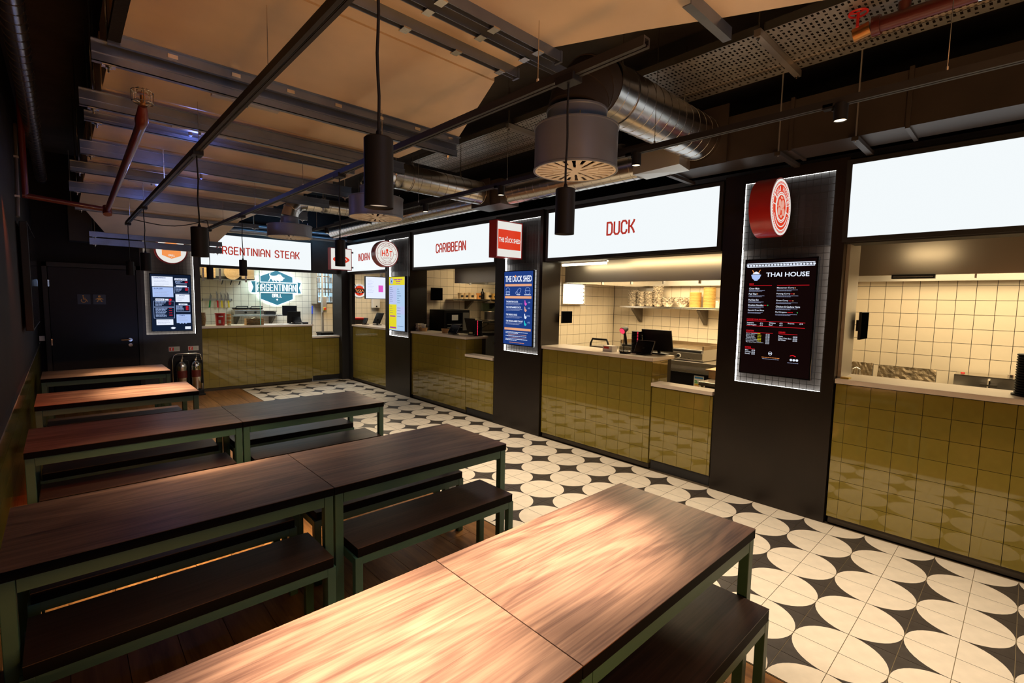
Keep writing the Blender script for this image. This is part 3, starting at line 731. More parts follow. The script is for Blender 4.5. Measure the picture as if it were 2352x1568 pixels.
# --- Duck Shed
t = screen('navy menu screen headed THE DUCK SHED', (4.324, 4.806, 1.150), 'R', .535, .950, 'scr_navy')
text('THE DUCK SHED', .02, .515, .815, .895, 'scr_white', t, bold=.03)
MB().prism([(.195, .885), (.215, .905), (.235, .885), (.215, .872)], .002, .003).obj('duck_motif', 'scr_orange', t)
[bx(MB(), .02, .515, y, y+.03).obj('banner', 'scr_peach', t) for y in (.758, .602, .188)]
for y, s_ in ((.765, ''), (.609, ''), (.195, '')):
    mb = MB(); lines(mb, .06, .47, [(y+.008, 1)], .014, .0012, seed=int(y*99)); mb.obj('banner_print', 'face_pink', t)
mb = MB(); mb.ring(.075, .705, .034, .038, .0006, .0012, 24, 0, PI).box(.037, .113, .692, .697, .0006, .0012).box(.037, .113, .680, .684, .0006, .0012).ring(.075, .690, .034, .038, .0006, .0012, 20, PI, 2*PI)
mb.tube([(.23, .67, .001), (.27, .72, .001), (.30, .735, .001), (.325, .725, .001), (.315, .69, .001), (.275, .655, .001)], .002, 4).ring(.245, .672, .018, .021, .0006, .0012, 18)
mb.ring(.445, .700, .044, .048, .0006, .0012, 22, PI, 2*PI).ring(.445, .703, .040, .043, .0006, .0012, 20, 0, PI).box(.40, .49, .699, .703, .0006, .0012); mb.obj('dish_drawing', 'scr_blue', t)
for s_, a, b in (('BURGER', .035, .118), ('WRAP', .245, .31), ('SALAD BOX', .385, .505)): text(s_, a, b, .644, .659, 'scr_white', t, bold=.03)
for s_, b, y, pr, px_ in (('THE BRITISH DUCK', .275, .548, '£13', .455), ('THE VIETNAMESE DUCK', .33, .475, '£12', .455), ('THE FRENCH DUCK', .265, .378, '£13.5', .435), ('THE VEGAN-AMESE "DUCK"', .37, .294, '£12', .455)):
    text(s_, .045, b, y, y+.023, 'scr_white', t, bold=.03); text(pr, px_, .495, y-.004, y+.014, 'scr_blue', t, bold=.02)
    mb = MB(); lines(mb, .045, .37, [(y-.015, .95), (y-.030, .8)], .009, seed=int(y*999)); mb.obj('small_print', 'scr_dim', t)
for k, (y, mm) in enumerate(((.545, 'scr_magenta'), (.465, 'face_pink'), (.375, 'scr_white'), (.285, 'scr_teal'))):
    MB().prism([(.395, y+.035), (.405, y+.035), (.412, y+.005), (.438, y-.008), (.425, y-.030), (.405, y-.032), (.393, y-.010)], .0006, .0014).obj('duck_motif', mm, t)
mb = MB(); lines(mb, .045, .46, [(.162, 1), (.147, .6), (.110, .97), (.072, 1), (.056, .55)], .010, seed=3); mb.obj('small_print', 'scr_white', t)
bx(MB(), .09, .44, .128, .132).obj('rule', 'scr_peach', t); bx(MB(), .09, .44, .089, .092).obj('rule', 'scr_peach', t)
mb = MB(); lines(mb, .12, .40, [(.026, 1)], .010); mb.obj('note_text', 'scr_orange', t)
# --- tall yellow and blue menu
t = screen('tall menu screen in yellow and pale blue', (4.324, 7.90, 1.155), 'R', .535, .940, 'scr_sky')
mb = MB(); bx(mb, 0, .535, .80, .94); bx(mb, 0, .26, .02, .46); mb.obj('yellow_block', 'scr_yellow', t)
mb = MB(); bx(mb, 0, .26, .47, .79); bx(mb, .27, .535, .29, .43); mb.obj('lavender_block', 'scr_lav', t)
MB().cyl((.09, .872, .001), (.09, .872, .0018), .055, n=24).obj('round_mark', 'scr_blue', t)
MB().ring(.09, .872, .045, .049, .0019, .0025, 24).prism([(.07, .85), (.11, .85), (.09, .90)], .0019, .0025).obj('round_mark_print', 'scr_navy', t)
mb = MB(); lines(mb, .17, .49, [(.895, 1)], .028, .0015, 2); lines(mb, .24, .40, [(.862, 1)], .022, .0015, 5); lines(mb, .25, .38, [(.828, 1)], .012, .0015, 6); mb.obj('heading_print', 'scr_purple', t)
mb = MB(); lines(mb, .03, .20, [(.76-.035*k, .45+.4*((k*7) % 3)/3) for k in range(8)], .010, .0015, 3); lines(mb, .29, .46, [(.73-.04*k, .4+.5*((k*5) % 4)/4) for k in range(7)], .010, .0015, 9); lines(mb, .03, .15, [(.43-.04*k, .6+.3*((k*5) % 4)/4) for k in range(4)], .010, .0015, 9); lines(mb, .29, .44, [(.40-.05*k, .8) for k in range(4)], .010, .0015, 4); lines(mb, .30, .50, [(.08, 1)], .008, .0015, 4); mb.obj('small_print', 'scr_navy', t)
mb = MB(); bx(mb, .03, .22, .24, .262, .0012); bx(mb, .03, .24, .035, .062, .0012); mb.obj('purple_bar', 'scr_purple', t)
# --- grill menu on the back wall
t = screen('black and white grill menu screen with BURGER and SALAD panels', (1.072, 9.84, 1.110), 'B', .555, .935, 'scr_dnavy')
mb = MB()
for q in ((.02, .306, .737, .90), (.06, .18, .502, .537), (.19, .236, .506, .533), (.33, .51, .845, .880), (.35, .50, .736, .761), (.335, .535, .482, .612), (.375, .50, .430, .455), (.06, .29, .098, .191), (.455, .535, .022, .066)): bx(MB(), *q).obj('white_panel', 'scr_white', t)
mb.prism([(.25, .045), (.275, .062), (.30, .062), (.325, .045), (.30, .028), (.275, .028)], .0006, .001); mb.obj('white_badge', 'scr_white', t)
bx(MB(), .025, .306, .562, .726).obj('blue_panel', 'scr_blue', t); mb = MB(); bx(mb, .338, .54, .128, .273)
for x in (.39, .43, .47): mb.cyl((x, .128, .0006), (x, .128, .001), .014, n=12)
mb.obj('blue_panel', 'scr_blue', t)
mb = MB()
for (a, b, c, d) in ((.03, .315, .398, .497), (.03, .315, .209, .393), (.322, .53, .631, .736), (.338, .535, .318, .428)):
    bx(mb, a, b, d-.004, d); bx(mb, a, b, c, c+.004); bx(mb, a, a+.004, c, d); bx(mb, b-.004, b, c, d)
lines(mb, .055, .225, [(.482-.019*k, .95-.15*k) for k in range(4)]+[(.375-.019*k, .95-.08*(k % 3)) for k in range(8)], .012, seed=1)
lines(mb, .338, .45, [(.718-.018*k, .9-.1*k) for k in range(4)]+[(.412-.016*k, .8+.05*k) for k in range(5)]+[(.826, .9), (.810, .7)], .011, seed=4)
bx(mb, .345, .50, .784, .794); mb.obj('panel_outline', 'scr_blue', t)
mb = MB(); lines(mb, .238, .285, [(.482-.019*k, .9) for k in range(3)]+[(.375-.038*k, 1) for k in range(4)], .013, seed=3); lines(mb, .475, .522, [(.718, 1), (.700, 1), (.682, .8)]+[(.412-.015*k, .8) for k in range(5)]+[(.826, 1), (.812, .8)], .013, seed=5); mb.cyl((.262, .519, .0006), (.262, .519, .001), .018, n=12); mb.obj('red_mark', 'scr_red', t)
for s_, a, b, y, hh in (('SANDWICH', .045, .205, .868, .022), ('BURGER', .045, .165, .690, .022), ('GRILL', .07, .165, .510, .020), ('PORK RIBS', .345, .495, .853, .018), ('SALAD', .385, .465, .582, .018), ('SIDES', .395, .47, .435, .014), ('DIPS', .385, .455, .246, .018)): text(s_, a, b, y, y+hh, 'scr_navy', t, .0016, bold=.02)
mb = MB(); lines(mb, .05, .27, [(.835, .7), (.815, .9), (.775, .9), (.755, .6)], .007, .0014, 2); lines(mb, .05, .27, [(.66, .9), (.635, .8), (.61, .9), (.585, .8)], .007, .0014, 3); lines(mb, .36, .48, [(.55, .8), (.53, .6), (.51, .5)], .007, .0014, 3); lines(mb, .36, .51, [(.225, .9), (.205, .8), (.185, .9), (.165, .9)], .007, .0014, 6); lines(mb, .08, .27, [(.165, .8), (.14, .9), (.12, .6)], .007, .0014, 6); mb.obj('small_print', 'scr_dim', t)

# ================================================================ lighting tracks, pendants, track spots
def track(label, x, y0, y1, z=2.625):
    t = thing('light_track', label, 'light track', (x, 0, z))
    MB().box(-.018, -.011, y0, y1, -.016, .016).box(.011, .018, y0, y1, -.016, .016).box(-.011, .011, y0, y1, .008, .016).box(-.011, -.004, y0, y1, -.016, -.010).box(.004, .011, y0, y1, -.016, -.010).obj('rail', 'black_paint', t)
    MB().box(-.0035, -.0015, y0+.02, y1-.02, -.013, -.006).box(.0015, .0035, y0+.02, y1-.02, -.013, -.006).obj('conductor', 'galv_beam', t)
    y = y0+.5
    while y < y1-.2:
        MB().cyl((0, y, .016), (0, y, .26 if x < 2 else .9), .0018, n=5).cyl((0, y, .016), (0, y, .035), .006, n=8).obj('suspension_wire', 'steel', t); y += 1.3
    return t
track('black lighting track nearest the left wall, running above the tables', .63, -1.0, 7.62, 2.585)
track('black lighting track over the middle of the hall carrying the pendants by the tile floor', 1.45, .93, 7.45, 2.585)
track('black lighting track with spotlights along the stall fronts', 2.62, -1.5, 7.2, 2.650)
P1 = [(.63, 1.205, 2.146, 1.966, .038), (.63, 3.47, 2.132, 1.955, .046), (.63, 6.03, 2.128, 1.952, .044), (.63, 7.55, 2.110, 1.945, .040)]
P2 = [(1.45, 1.266, 2.162, 1.988, .038), (1.45, 3.344, 2.126, 1.944, .0345), (1.45, 5.83, 2.105, 1.937, .0375), (1.45, 7.42, 2.100, 1.930, .039)]
PL = ['pendant lamp hanging largest and nearest in front of the steel ceiling', 'pendant lamp hanging just left of the ARGENTINIAN STEAK sign', 'pendant lamp hanging at the left edge of the grill menu', 'leftmost far pendant lamp, hanging in front of the dark wall above the door',
      'pendant lamp hanging in front of the left end of the DUCK sign', 'pendant lamp hanging at the left end of the INDIAN sign', 'pendant lamp hanging below the ARGENTINIAN STEAK sign lettering', 'small far pendant lamp hanging under the left end of the ARGENTINIAN STEAK sign']
for k, (x, y, zt, zb, rr) in enumerate(P1+P2):
    t = thing('pendant_lamp', 'black cylindrical '+PL[k], 'pendant lamp', (x, y, zb), group='black cylinder pendants over the tables')
    h = zt-zb; zr = 2.57-zb
    MB().lathe([(rr*.92, .004), (rr, 0), (rr, h-.004), (rr-.004, h), (0.001, h), (.001, h-.003), (rr-.004, h-.006), (rr*.94, .05), (rr*.92, .004)], n=32).obj('shade', 'pendant_black', t, smooth=True)
    MB().cyl((0, 0, .010), (0, 0, .016), rr*.90, n=28).obj('lens', 'lamp_dim', t)
    wob = [(.004*math.sin(q*1.3+k)*math.sin(PI*q/8), .003*math.cos(q*1.1+k)*math.sin(PI*q/8), h+(zr-h)*q/8) for q in range(9)]
    MB().tube(wob, .0042, 8).cyl((0, 0, h), (0, 0, h+.018), .010, .006, n=10).obj('cable', 'pendant_black', t, smooth=True)
    MB().box(-.028, .028, -.045, .045, zr-.02, zr+.01).obj('track_adaptor', 'black_plastic', t, bevel=.003)
    pw = (640, 560, 560, 470, 620, 34, 10, 5)[k]
    lc = WARM if k not in (0, 4) else (1.0, .84, .66)
    spot('pendant_light', (x, y, zb-.004), (x, y, 0), pw*.68, lc, 50, 1.0, rr*.8)
    spot('pendant_light', (x, y, zb-.004), (x, y, 0), pw*.14, lc, 84, 1.0, rr*.8)
SY = [-.55, .655, 1.72, 2.97, 4.07, 5.25, 6.45]
SPL = ['beyond the right edge above the Thai House stall', 'above the round Thai House sign', 'right of the biggest round ceiling diffuser', 'above the long spiral duct in front of the CARIBBEAN sign', 'above the CARIBBEAN sign, next after the diffuser', 'hidden behind the middle diffuser', 'farthest along the track near the corner']
for k, y in enumerate(SY):
    t = thing('track_spotlight', 'small black cylinder track spotlight '+SPL[k], 'spotlight', (2.62, y, 2.565), group='black spotlights on the stall-front track')
    rr = .028
    MB().lathe([(rr*.9, .0), (rr, 0), (rr, .075), (0.001, .075)], n=24).obj('shade', 'pendant_black', t, smooth=True)
    MB().cyl((0, 0, .004), (0, 0, .008), rr*.88, n=20).obj('lens', 'lamp_warm', t)
    MB().box(-.018, .018, .03, .07, .060, .082).bar((0, .03, .05), (0, .03, .075), .012).obj('arm', 'black_plastic', t)
    spot('track_light', (2.62, y, 2.56), (3.40, y+.1, 0) if k < 6 else (2.9, 8.7, 0), 165 if k < 6 else 260, (1.0, .82, .61), 78, .9, .025)
# ================================================================ ceiling services
DZ = 2.88
d = thing('ventilation_duct', 'huge flat-bottomed galvanised rectangular duct over the tables', 'air duct', (0, 0, DZ))
secs = [([(.222, 2.03), (1.73, 2.03), (2.13, 2.885), (.222, 2.885)], 0), ([(.222, 1.85), (1.70, 1.85), (1.70, 2.015), (.222, 2.015)], 0), ([(.222, 1.60), (1.69, 1.60), (1.70, 1.70), (1.70, 1.835), (.222, 1.835)], 0), ([(.222, -1.6), (3.30, -1.6), (2.156, .634), (2.01, .93), (1.85, 1.23), (1.69, 1.585), (.222, 1.585)], 0)]
secs += [([(.222, a), (2.09, a), (2.09, b), (.222, b)], .0) for a, b in ((3.02, 3.66), (3.76, 4.86), (4.98, 5.68), (5.80, 6.74), (6.88, 8.5))]
for poly, zz in secs: MB().prism(poly, zz, .34).obj('duct_section', 'galv_sheet', d)
MB().box(.24, 2.05, 3.0, 8.4, .03, .33).box(.24, 1.60, 2.0, 3.0, .03, .33).box(.24, 1.60, -1.5, 2.0, .03, .33).obj('duct_core', 'galv', d)
# tapering end piece, dropping towards the back wall
mb = MB(); b_ = [(.222, 8.52, 0), (2.09, 8.52, 0), (1.93, 9.24, -.285), (.50, 9.24, -.285), (.222, 8.52, .33), (2.09, 8.52, .33), (1.93, 9.24, .05), (.50, 9.24, .05)]
mb.v = b_; [mb.face(f) for f in ([0, 3, 2, 1], [4, 5, 6, 7], [0, 1, 5, 4], [1, 2, 6, 5], [2, 3, 7, 6], [3, 0, 4, 7])]; mb.obj('taper_section', 'galv_sheet', d)
# flange angle with clips at the end of the near section
MB().box(.20, 2.14, 2.888, 2.892, -.045, .0).box(.20, 2.14, 2.868, 2.888, -.004, -.0005).box(.20, 2.14, 2.892, 2.91, -.045, -.041).obj('flange', 'galv_beam', d)
MB().box(.20, .245, -.6, 2.88, -.035, -.002).obj('flange', 'wall_dark', d)
for k in range(7): MB().box(.42+.27*k, .46+.27*k, 2.880, 2.916, -.034, -.016).obj('clip', 'steel', d)
for yy, x1 in ((1.848, 1.722), (1.676, 1.93), (1.59, 1.75)):
    MB().box(.3, x1, yy-.016, yy-.012, -.045, 0).box(.3, x1, yy+.012, yy+.016, -.045, 0).box(.3, x1, yy-.012, yy+.012, -.012, -.006).box(x1-.012, x1, yy-.022, yy+.022, -.05, .0).obj('flange', 'galv_beam', d)
    for k in range(5): MB().box(.55+.26*k, .585+.26*k, yy-.022, yy+.022, -.052, -.046).obj('clip', 'steel', d)
MB().box(1.75, 2.10, .94, .944, -.05, 0).box(1.75, 2.10, .944, .975, -.05, -.046).obj('flange', 'galv_beam', d)
d['label'] = 'huge flat-bottomed galvanised rectangular duct over the tables'
def channel(y, x0, x1, zt, zb, desc, strut=None, mid=True, dy=.041):
    t = thing('support_channel', 'galvanised steel cross channel under the big duct, '+desc, 'steel channel', (0, y, 0), group='cross channels under the big duct')
    h = zt-zb; zm = zb+h*.47
    mb = MB().box(x0, x1, -.003, 0, zm-.004, zt).box(x0, x1, -dy*.45, -.003, zt-.004, zt)
    mb.obj('upper_rail', 'galv_beam', t)
    mb = MB().box(x0, x1, -.012, -.006, zb, zm-.006).box(x0, x1, -.012, dy*.5, zb, zb+.003).box(x0, x1, -.02, -.006, zm-.008, zm-.003); mb.obj('lower_rail', 'galv_beam', t)
    for x in (x0+.06, x1-.06):
        MB().cyl((x, .02, zb-.03), (x, .02, 3.74), .005, n=6).cyl((x, .02, zb-.012), (x, .02, zb-.002), .013, n=6).box(x-.025, x+.025, 0, .04, zb-.004, zb-.001).obj('threaded_rod', 'steel', t)
    if strut:
        for (a, b) in strut:
            MB().box(a, b, .022, .06, zb-.004, zb+.03).obj('strut', 'galv', t)
            MB().cyl(((a+b)/2, .04, zb-.02), ((a+b)/2, .04, zb-.004), .009, n=8).obj('bolt', 'steel', t)
channel(2.96, .146, 2.167, 2.862, 2.767, 'nearest one', strut=[(.62, .95)])
channel(3.70, .12, 2.165, 2.862, 2.768, 'second from the camera', strut=[(.55, .85)])
channel(4.10, .152, 1.91, 2.855, 2.795, 'thin third one just behind the second', mid=False)
channel(4.92, .150, 2.26, 2.862, 2.758, 'fourth, in front of the middle round diffuser')
channel(5.74, .103, 2.36, 2.862, 2.768, 'fifth from the camera', strut=[(.5, .85)])
channel(6.81, .107, 2.50, 2.862, 2.759, 'sixth from the camera', strut=[(.6, .9)])
channel(8.60, .180, 2.38, 2.860, 2.800, 'seventh, at the start of the tapering end')
channel(9.28, .33, 2.00, 2.600, 2.525, 'upper one of the farthest pair')
channel(9.30, .33, 2.00, 2.510, 2.415, 'lower one of the farthest pair', strut=[(1.2, 1.9)])
# sprinkler pipe
t = thing('sprinkler_pipe', 'red-brown sprinkler pipe with a caged upright sprinkler head', 'pipe', (0, 0, 0))
MB().tube([(.318, 2.91, 2.60), (.318, 2.93, 2.575), (.320, 2.98, 2.556), (.324, 3.06, 2.55), (.372, 6.30, 2.55)], [.017, .022, .028, .022, .022], 12).obj('pipe', 'fire_red', t, smooth=True)
MB().tube([(.372, 6.32, 2.50), (.372, 6.36, 2.58)], .036, 12).tube([(.372, 6.35, 2.55), (-.22, 6.35, 2.60)], .024, 10).tube([(-.20, 6.35, 2.58), (-.20, 6.35, 3.7)], .024, 10).obj('branch_pipe', 'fire_red', t, smooth=True)
mb = MB().cyl((.318, 2.90, 2.60), (.318, 2.90, 2.645), .011, n=10).cyl((.318, 2.90, 2.652), (.318, 2.90, 2.656), .02, n=12)
mb.obj('sprinkler_head', 'copper', t, smooth=True)
mb = MB()
for k in range(8):
    a = 2*PI*k/8; cx_, cy_ = .318+.042*math.cos(a), 2.90+.042*math.sin(a)
    mb.tube([(.318, 2.90, 2.608), (cx_, cy_, 2.614), (cx_, cy_, 2.664), (.318+.02*math.cos(a), 2.90+.02*math.sin(a), 2.676)], .0018, 4)
for zz in (2.614, 2.664): mb.tube([(.318+.042*math.cos(2*PI*k/16), 2.90+.042*math.sin(2*PI*k/16), zz) for k in range(17)], .0018, 4)
mb.obj('wire_cage', 'steel', t)
# round swirl diffusers with necks, elbows and spiral ducts
def diffuser(label, x, y, zb, zt, dlabel, nr, sp, spr, plate=None, bright=False):
    t = thing('air_diffuser', label, 'air vent', (x, y, zb)); R = .255; h = zt-zb
    MB().lathe([(R+.006, -.004), (R+.006, .006), (R, .010), (R, h-.01), (R+.006, h-.008), (R+.006, h), (nr, h+.004), (nr, h+.002), (R-.006, h-.012), (R-.006, -.004), (R+.006, -.004)], n=56).obj('drum', 'drum_grey', t, smooth=True)
    # grille: a disc with radial slots built as wedges
    n = 24; mb = MB(); rings = [0, .035, .080, .145, .238, .252]
    for k in range(n):
        for q in range(len(rings)-1):
            a0 = 2*PI*k/n; a1 = 2*PI*(k+1)/n; r0, r1 = rings[q], rings[q+1]
            slot = (q == 1 and k % 6 == 0) or (q == 2 and k % 2 == 0) or q == 3
            if slot:
                hw = .0085/((r0+r1)/2) if q < 3 else .0105/((r0+r1)/2); am = (a0+a1)/2
                spans = ((a0, am-hw), (am+hw, a1))
            else: spans = ((a0, a1),)
            for (b0, b1) in spans:
                i = len(mb.v)
                for z in (-.002, .003):
                    for (r1_, a_) in ((r0, b0), (r1, b0), (r1, b1), (r0, b1)): mb.v.append((r1_*math.cos(a_), r1_*math.sin(a_), z))
                mb.face([i, i+1, i+2, i+3]); mb.face([i+4, i+5, i+6, i+7])
                for e in range(4): mb.face([i+e, i+(e+1) % 4, i+4+(e+1) % 4, i+4+e])
    mb.obj('swirl_grille', 'grille_pale', t); 
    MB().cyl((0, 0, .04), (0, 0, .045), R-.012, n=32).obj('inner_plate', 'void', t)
    for k in range(4):
        a = PI/4+PI/2*k; MB().cyl(((R-.03)*math.cos(a), (R-.03)*math.sin(a), h), ((R-.03)*math.cos(a), (R-.03)*math.sin(a), h+.03), .004, n=6).obj('hanger', 'steel', t)
    MB().lathe([(nr, h+.005), (nr, h+.09), (nr+.004, h+.095), (nr+.004, h+.105)], n=40).obj('neck', 'drum_grey', t, smooth=True)
    # elbow and duct, a thing of its own
    s = thing('spiral_duct', dlabel, 'air duct', (0, 0, 0)); z0 = zt+.10; X1, ZC = sp
    nrr = min(nr, spr+.01) if False else nr
    rb = ZC-z0; pts = []; rr = []
    for k in range(4):
        a = PI/2*k/3; pts.append((x+max(rb, .12)*(1-math.cos(a)), y, z0+rb*math.sin(a))); rr.append(nr+(spr-nr)*k/3)
    mb = MB().tube(pts, rr, 28)
    for j in range(1, 3):
        p = Vector(pts[j]); dd = (Vector(pts[j+1])-Vector(pts[j-1])).normalized()
        mb.cyl(p-dd*.006, p+dd*.006, rr[j]+.005, n=28)
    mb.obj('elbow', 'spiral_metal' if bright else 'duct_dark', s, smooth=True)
    xs = pts[-1][0]
    MB().cyl((xs, y, ZC), (X1, y, ZC), spr, n=40).obj('pipe', 'spiral_metal', s, smooth=True)
    MB().cyl((xs, y, ZC), (xs+.03, y, ZC), spr+.007, n=40).cyl((xs+.20, y, ZC), (xs+.215, y, ZC), spr+.006, n=40).obj('collar', 'spiral_metal', s, smooth=True)
    mb = MB(); q = xs+.08
    while q < X1-.02: mb.tube([(q, y+(spr+.001)*math.cos(2*PI*k/20), ZC+(spr+.001)*math.sin(2*PI*k/20)) for k in range(21)], .0022, 5); q += .105
    mb.obj('lock_seam', 'spiral_metal', s)
    for q in (xs+.25, X1-.3): MB().cyl((q, y, ZC+spr), (q, y, 3.74), .004, n=6).cyl((q, y, ZC+spr-.004), (q, y, ZC+spr+.02), .014, n=8).obj('hanger', 'steel', s)
    if plate: MB().box(X1-.012, X1, y-plate, y+plate, ZC-plate, ZC+plate).obj('end_plate', 'duct_dark', s)
    return t
diffuser('largest round swirl air diffuser, pale slotted grille, left above the DUCK sign', 2.377, 2.00, 2.535, 2.787, 'wide spiral duct from the largest diffuser, blue-white sheen, running to the stalls', .183, (3.99, 3.10), .178, plate=.23)
diffuser('middle round swirl air diffuser behind the big near pendant', 2.283, 4.42, 2.504, 2.690, 'spiral duct from the middle diffuser, above the CARIBBEAN sign', .15, (3.60, 2.945), .128, plate=.15, bright=True)
diffuser('small far round air diffuser above the ARGENTINIAN STEAK sign', 2.117, 6.36, 2.455, 2.600, 'slim bright spiral duct from the farthest diffuser', .10, (3.62, 2.90), .088, bright=True)
# long spiral duct parallel to the stalls
t = thing('spiral_duct', 'long golden-lit spiral duct running parallel to the stall fronts', 'air duct', (0, 0, 0))
for y0, y1 in ((2.42, 4.10), (4.62, 8.9)):
    MB().cyl((3.75, y0, 2.925), (3.75, y1, 2.925), .118, n=40).obj('pipe', 'spiral_metal', t, smooth=True)
    mb = MB(); q = y0+.05
    while q < y1-.05: mb.tube([(3.75+.119*math.cos(2*PI*k/20), q, 2.925+.119*math.sin(2*PI*k/20)) for k in range(21)], .0022, 5); q += .105
    mb.obj('lock_seam', 'spiral_metal', t)
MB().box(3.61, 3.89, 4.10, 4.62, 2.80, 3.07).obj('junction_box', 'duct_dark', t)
mb = MB(); mb.v = [(3.64, 2.42, 2.82), (3.86, 2.42, 2.82), (3.86, 2.42, 3.03), (3.64, 2.42, 3.03), (3.80, 2.08, 2.88), (3.98, 2.08, 2.86), (3.98, 2.08, 3.10), (3.80, 2.08, 3.10)]
[mb.face(f) for f in ([0, 1, 2, 3], [7, 6, 5, 4], [0, 4, 5, 1], [1, 5, 6, 2], [2, 6, 7, 3], [3, 7, 4, 0])]; mb.obj('reducer', 'steel_rough', t)
# dark rectangular duct above the right-hand stalls
t = thing('rectangular_duct', 'long dark brown rectangular duct above the stalls at upper right', 'air duct', (0, 0, 0))
for a, b in ((-2.0, -.7), (-.69, .62), (.63, 1.30), (1.31, 2.34)): MB().box(4.0, 4.32, a, b, 2.88, 3.23).obj('duct_section', 'duct_dark', t)
for y in (-.695, .625, 1.305): MB().box(3.985, 4.335, y-.012, y+.012, 2.865, 3.245).obj('flange', 'duct_dark', t)
MB().box(4.0, 4.3, 2.345, 9.5, 3.0, 3.2).obj('far_section', 'duct_dark', t)
for y in (-.4, .89, 1.37, 2.25):
    MB().box(3.93, 4.39, y-.02, y+.02, 2.835, 2.862).obj('bracket', 'duct_dark', t); MB().cyl((3.95, y, 2.83), (3.95, y, 3.74), .005, n=6).obj('threaded_rod', 'steel_rough', t)
# perforated cable tray
t = thing('cable_tray', 'perforated galvanised cable tray high at upper right', 'cable tray', (0, 0, 3.42))
def perforated(mb, x0, x1, y0, y1, px=.042, py=.030):
    nx = int((x1-x0)/px); ny = int((y1-y0)/py); sx = (x1-x0)/nx; sy = (y1-y0)/ny
    for i in range(nx):
        for j in range(ny):
            a = x0+i*sx; b = y0+j*sy
            if i % 3 == 1 and j % 2 == 0: hx, hy = .30, .42
            elif i % 3 == 1: hx, hy = 0, 0
            else: hx, hy = .62, .22
            i0 = len(mb.v); mb.v += [(a, b, 0), (a+sx, b, 0), (a+sx, b+sy, 0), (a, b+sy, 0)]
            if hx == 0: mb.face([i0, i0+1, i0+2, i0+3]); continue
            cx_, cy_ = a+sx/2, b+sy/2
            mb.v += [(cx_-sx*hx/2, cy_-sy*hy, 0), (cx_+sx*hx/2, cy_-sy*hy, 0), (cx_+sx*hx/2, cy_+sy*hy, 0), (cx_-sx*hx/2, cy_+sy*hy, 0)] if hy < .4 else [(cx_-sx*.17, cy_-sy*.28, 0), (cx_+sx*.17, cy_-sy*.28, 0), (cx_+sx*.17, cy_+sy*.28, 0), (cx_-sx*.17, cy_+sy*.28, 0)]
            for q in range(4): mb.face([i0+q, i0+(q+1) % 4, i0+4+(q+1) % 4, i0+4+q])
for a, b in ((-1.0, 1.26), (1.29, 3.53), (3.57, 5.4)):
    mb = MB(); perforated(mb, 3.27, 3.80, a, b); mb.obj('perforated_plate', 'tray_metal', t)
    mb = MB(); perforated(mb, 3.83, 3.95, a, b, .06); mb.obj('perforated_plate', 'tray_metal', t)
    MB().box(3.262, 3.268, a, b, -.002, .05).box(3.80, 3.806, a, b, -.012, .05).obj('side_rail', 'steel', t)
for y in (-.6, 1.275, 3.55):
    MB().box(3.20, 3.97, y-.02, y+.02, -.045, -.006).box(3.20, 3.97, y-.02, y+.02, -.05, -.046).obj('cross_channel', 'galv', t)
    for x in (3.22, 3.94): MB().cyl((x, y, -.07), (x, y, .33), .005, n=6).cyl((x, y, -.06), (x, y, -.048), .012, n=6).obj('threaded_rod', 'steel', t)
t = thing('fire_pipe', 'dark red fire main with a valve wheel under the perforated tray', 'pipe', (0, 0, 0))
MB().tube([(3.46, .70, 3.32), (3.46, -1.2, 3.32)], .040, 16).tube([(3.46, .60, 3.32), (3.46, .60, 3.40)], .03, 12).tube([(3.46, .70, 3.32), (3.46, .74, 3.32)], .052, 16).obj('pipe', 'fire_red', t, smooth=True)
MB().tube([(3.46, .75, 3.32), (3.46, .83, 3.305)], .038, 16).obj('brass_end', 'copper', t, smooth=True)
mb = MB(); mb.tube([(3.40+.045*math.cos(2*PI*k/14), .80+.045*math.sin(2*PI*k/14), 3.395) for k in range(15)], .006, 6); mb.cyl((3.40, .80, 3.32), (3.40, .80, 3.40), .008, n=8)
for k in range(3): mb.bar((3.40, .80, 3.395), (3.40+.045*math.cos(2.1*k), .80+.045*math.sin(2.1*k), 3.395), .006)
mb.obj('valve_wheel', 'red_plastic', t, smooth=True)
MB().tube([(3.46, .30, 3.32), (3.46, .24, 3.32)], .046, 16).obj('clamp', 'chrome', t, smooth=True)
t = thing('smoke_detector', 'small white round smoke detector right of the largest diffuser', 'smoke detector', (4.15, 2.91, 3.28))
MB().lathe([(0, -.03), (.02, -.028), (.03, -.012), (.045, 0), (.045, .008), (0, .008)], n=24).obj('cover', 'white_plastic', t, smooth=True)
MB().cyl((0, 0, .008), (0, 0, .47), .006, n=8).obj('drop_rod', 'black_paint', t)
# services of the left wall
t = thing('spiral_duct', 'dark spiral duct at the top of the left wall with an orange glint', 'air duct', (0, 0, 0))
MB().cyl((-.125, -1, 3.2), (-.125, 9.0, 3.2), .055, n=20).obj('pipe', 'spiral_metal', t, smooth=True)
mb = MB(); q = -.9
while q < 8.9: mb.tube([(-.125+.056*math.cos(2*PI*k/12), q+.05*k/12, 3.2+.056*math.sin(2*PI*k/12)) for k in range(13)], .003, 4); q += .12
mb.obj('lock_seam', 'duct_dark', t)
t = thing('conduit', 'grey metal conduit running up the dark left wall', 'conduit', (-.258, 6.35, 0))
MB().cyl((0, 0, 2.40), (0, .55, 3.35), .014, n=10).obj('tube', 'galv', t, smooth=True)
for z in (2.6, 3.0): MB().box(-.017, .018, -.02+(z-2.4)*.58, .02+(z-2.4)*.58, z-.01, z+.01).obj('saddle', 'galv', t)
t = thing('wall_television', 'switched-off black television on the dark left wall', 'television', (-.20, 6.3, 1.36), 'L')
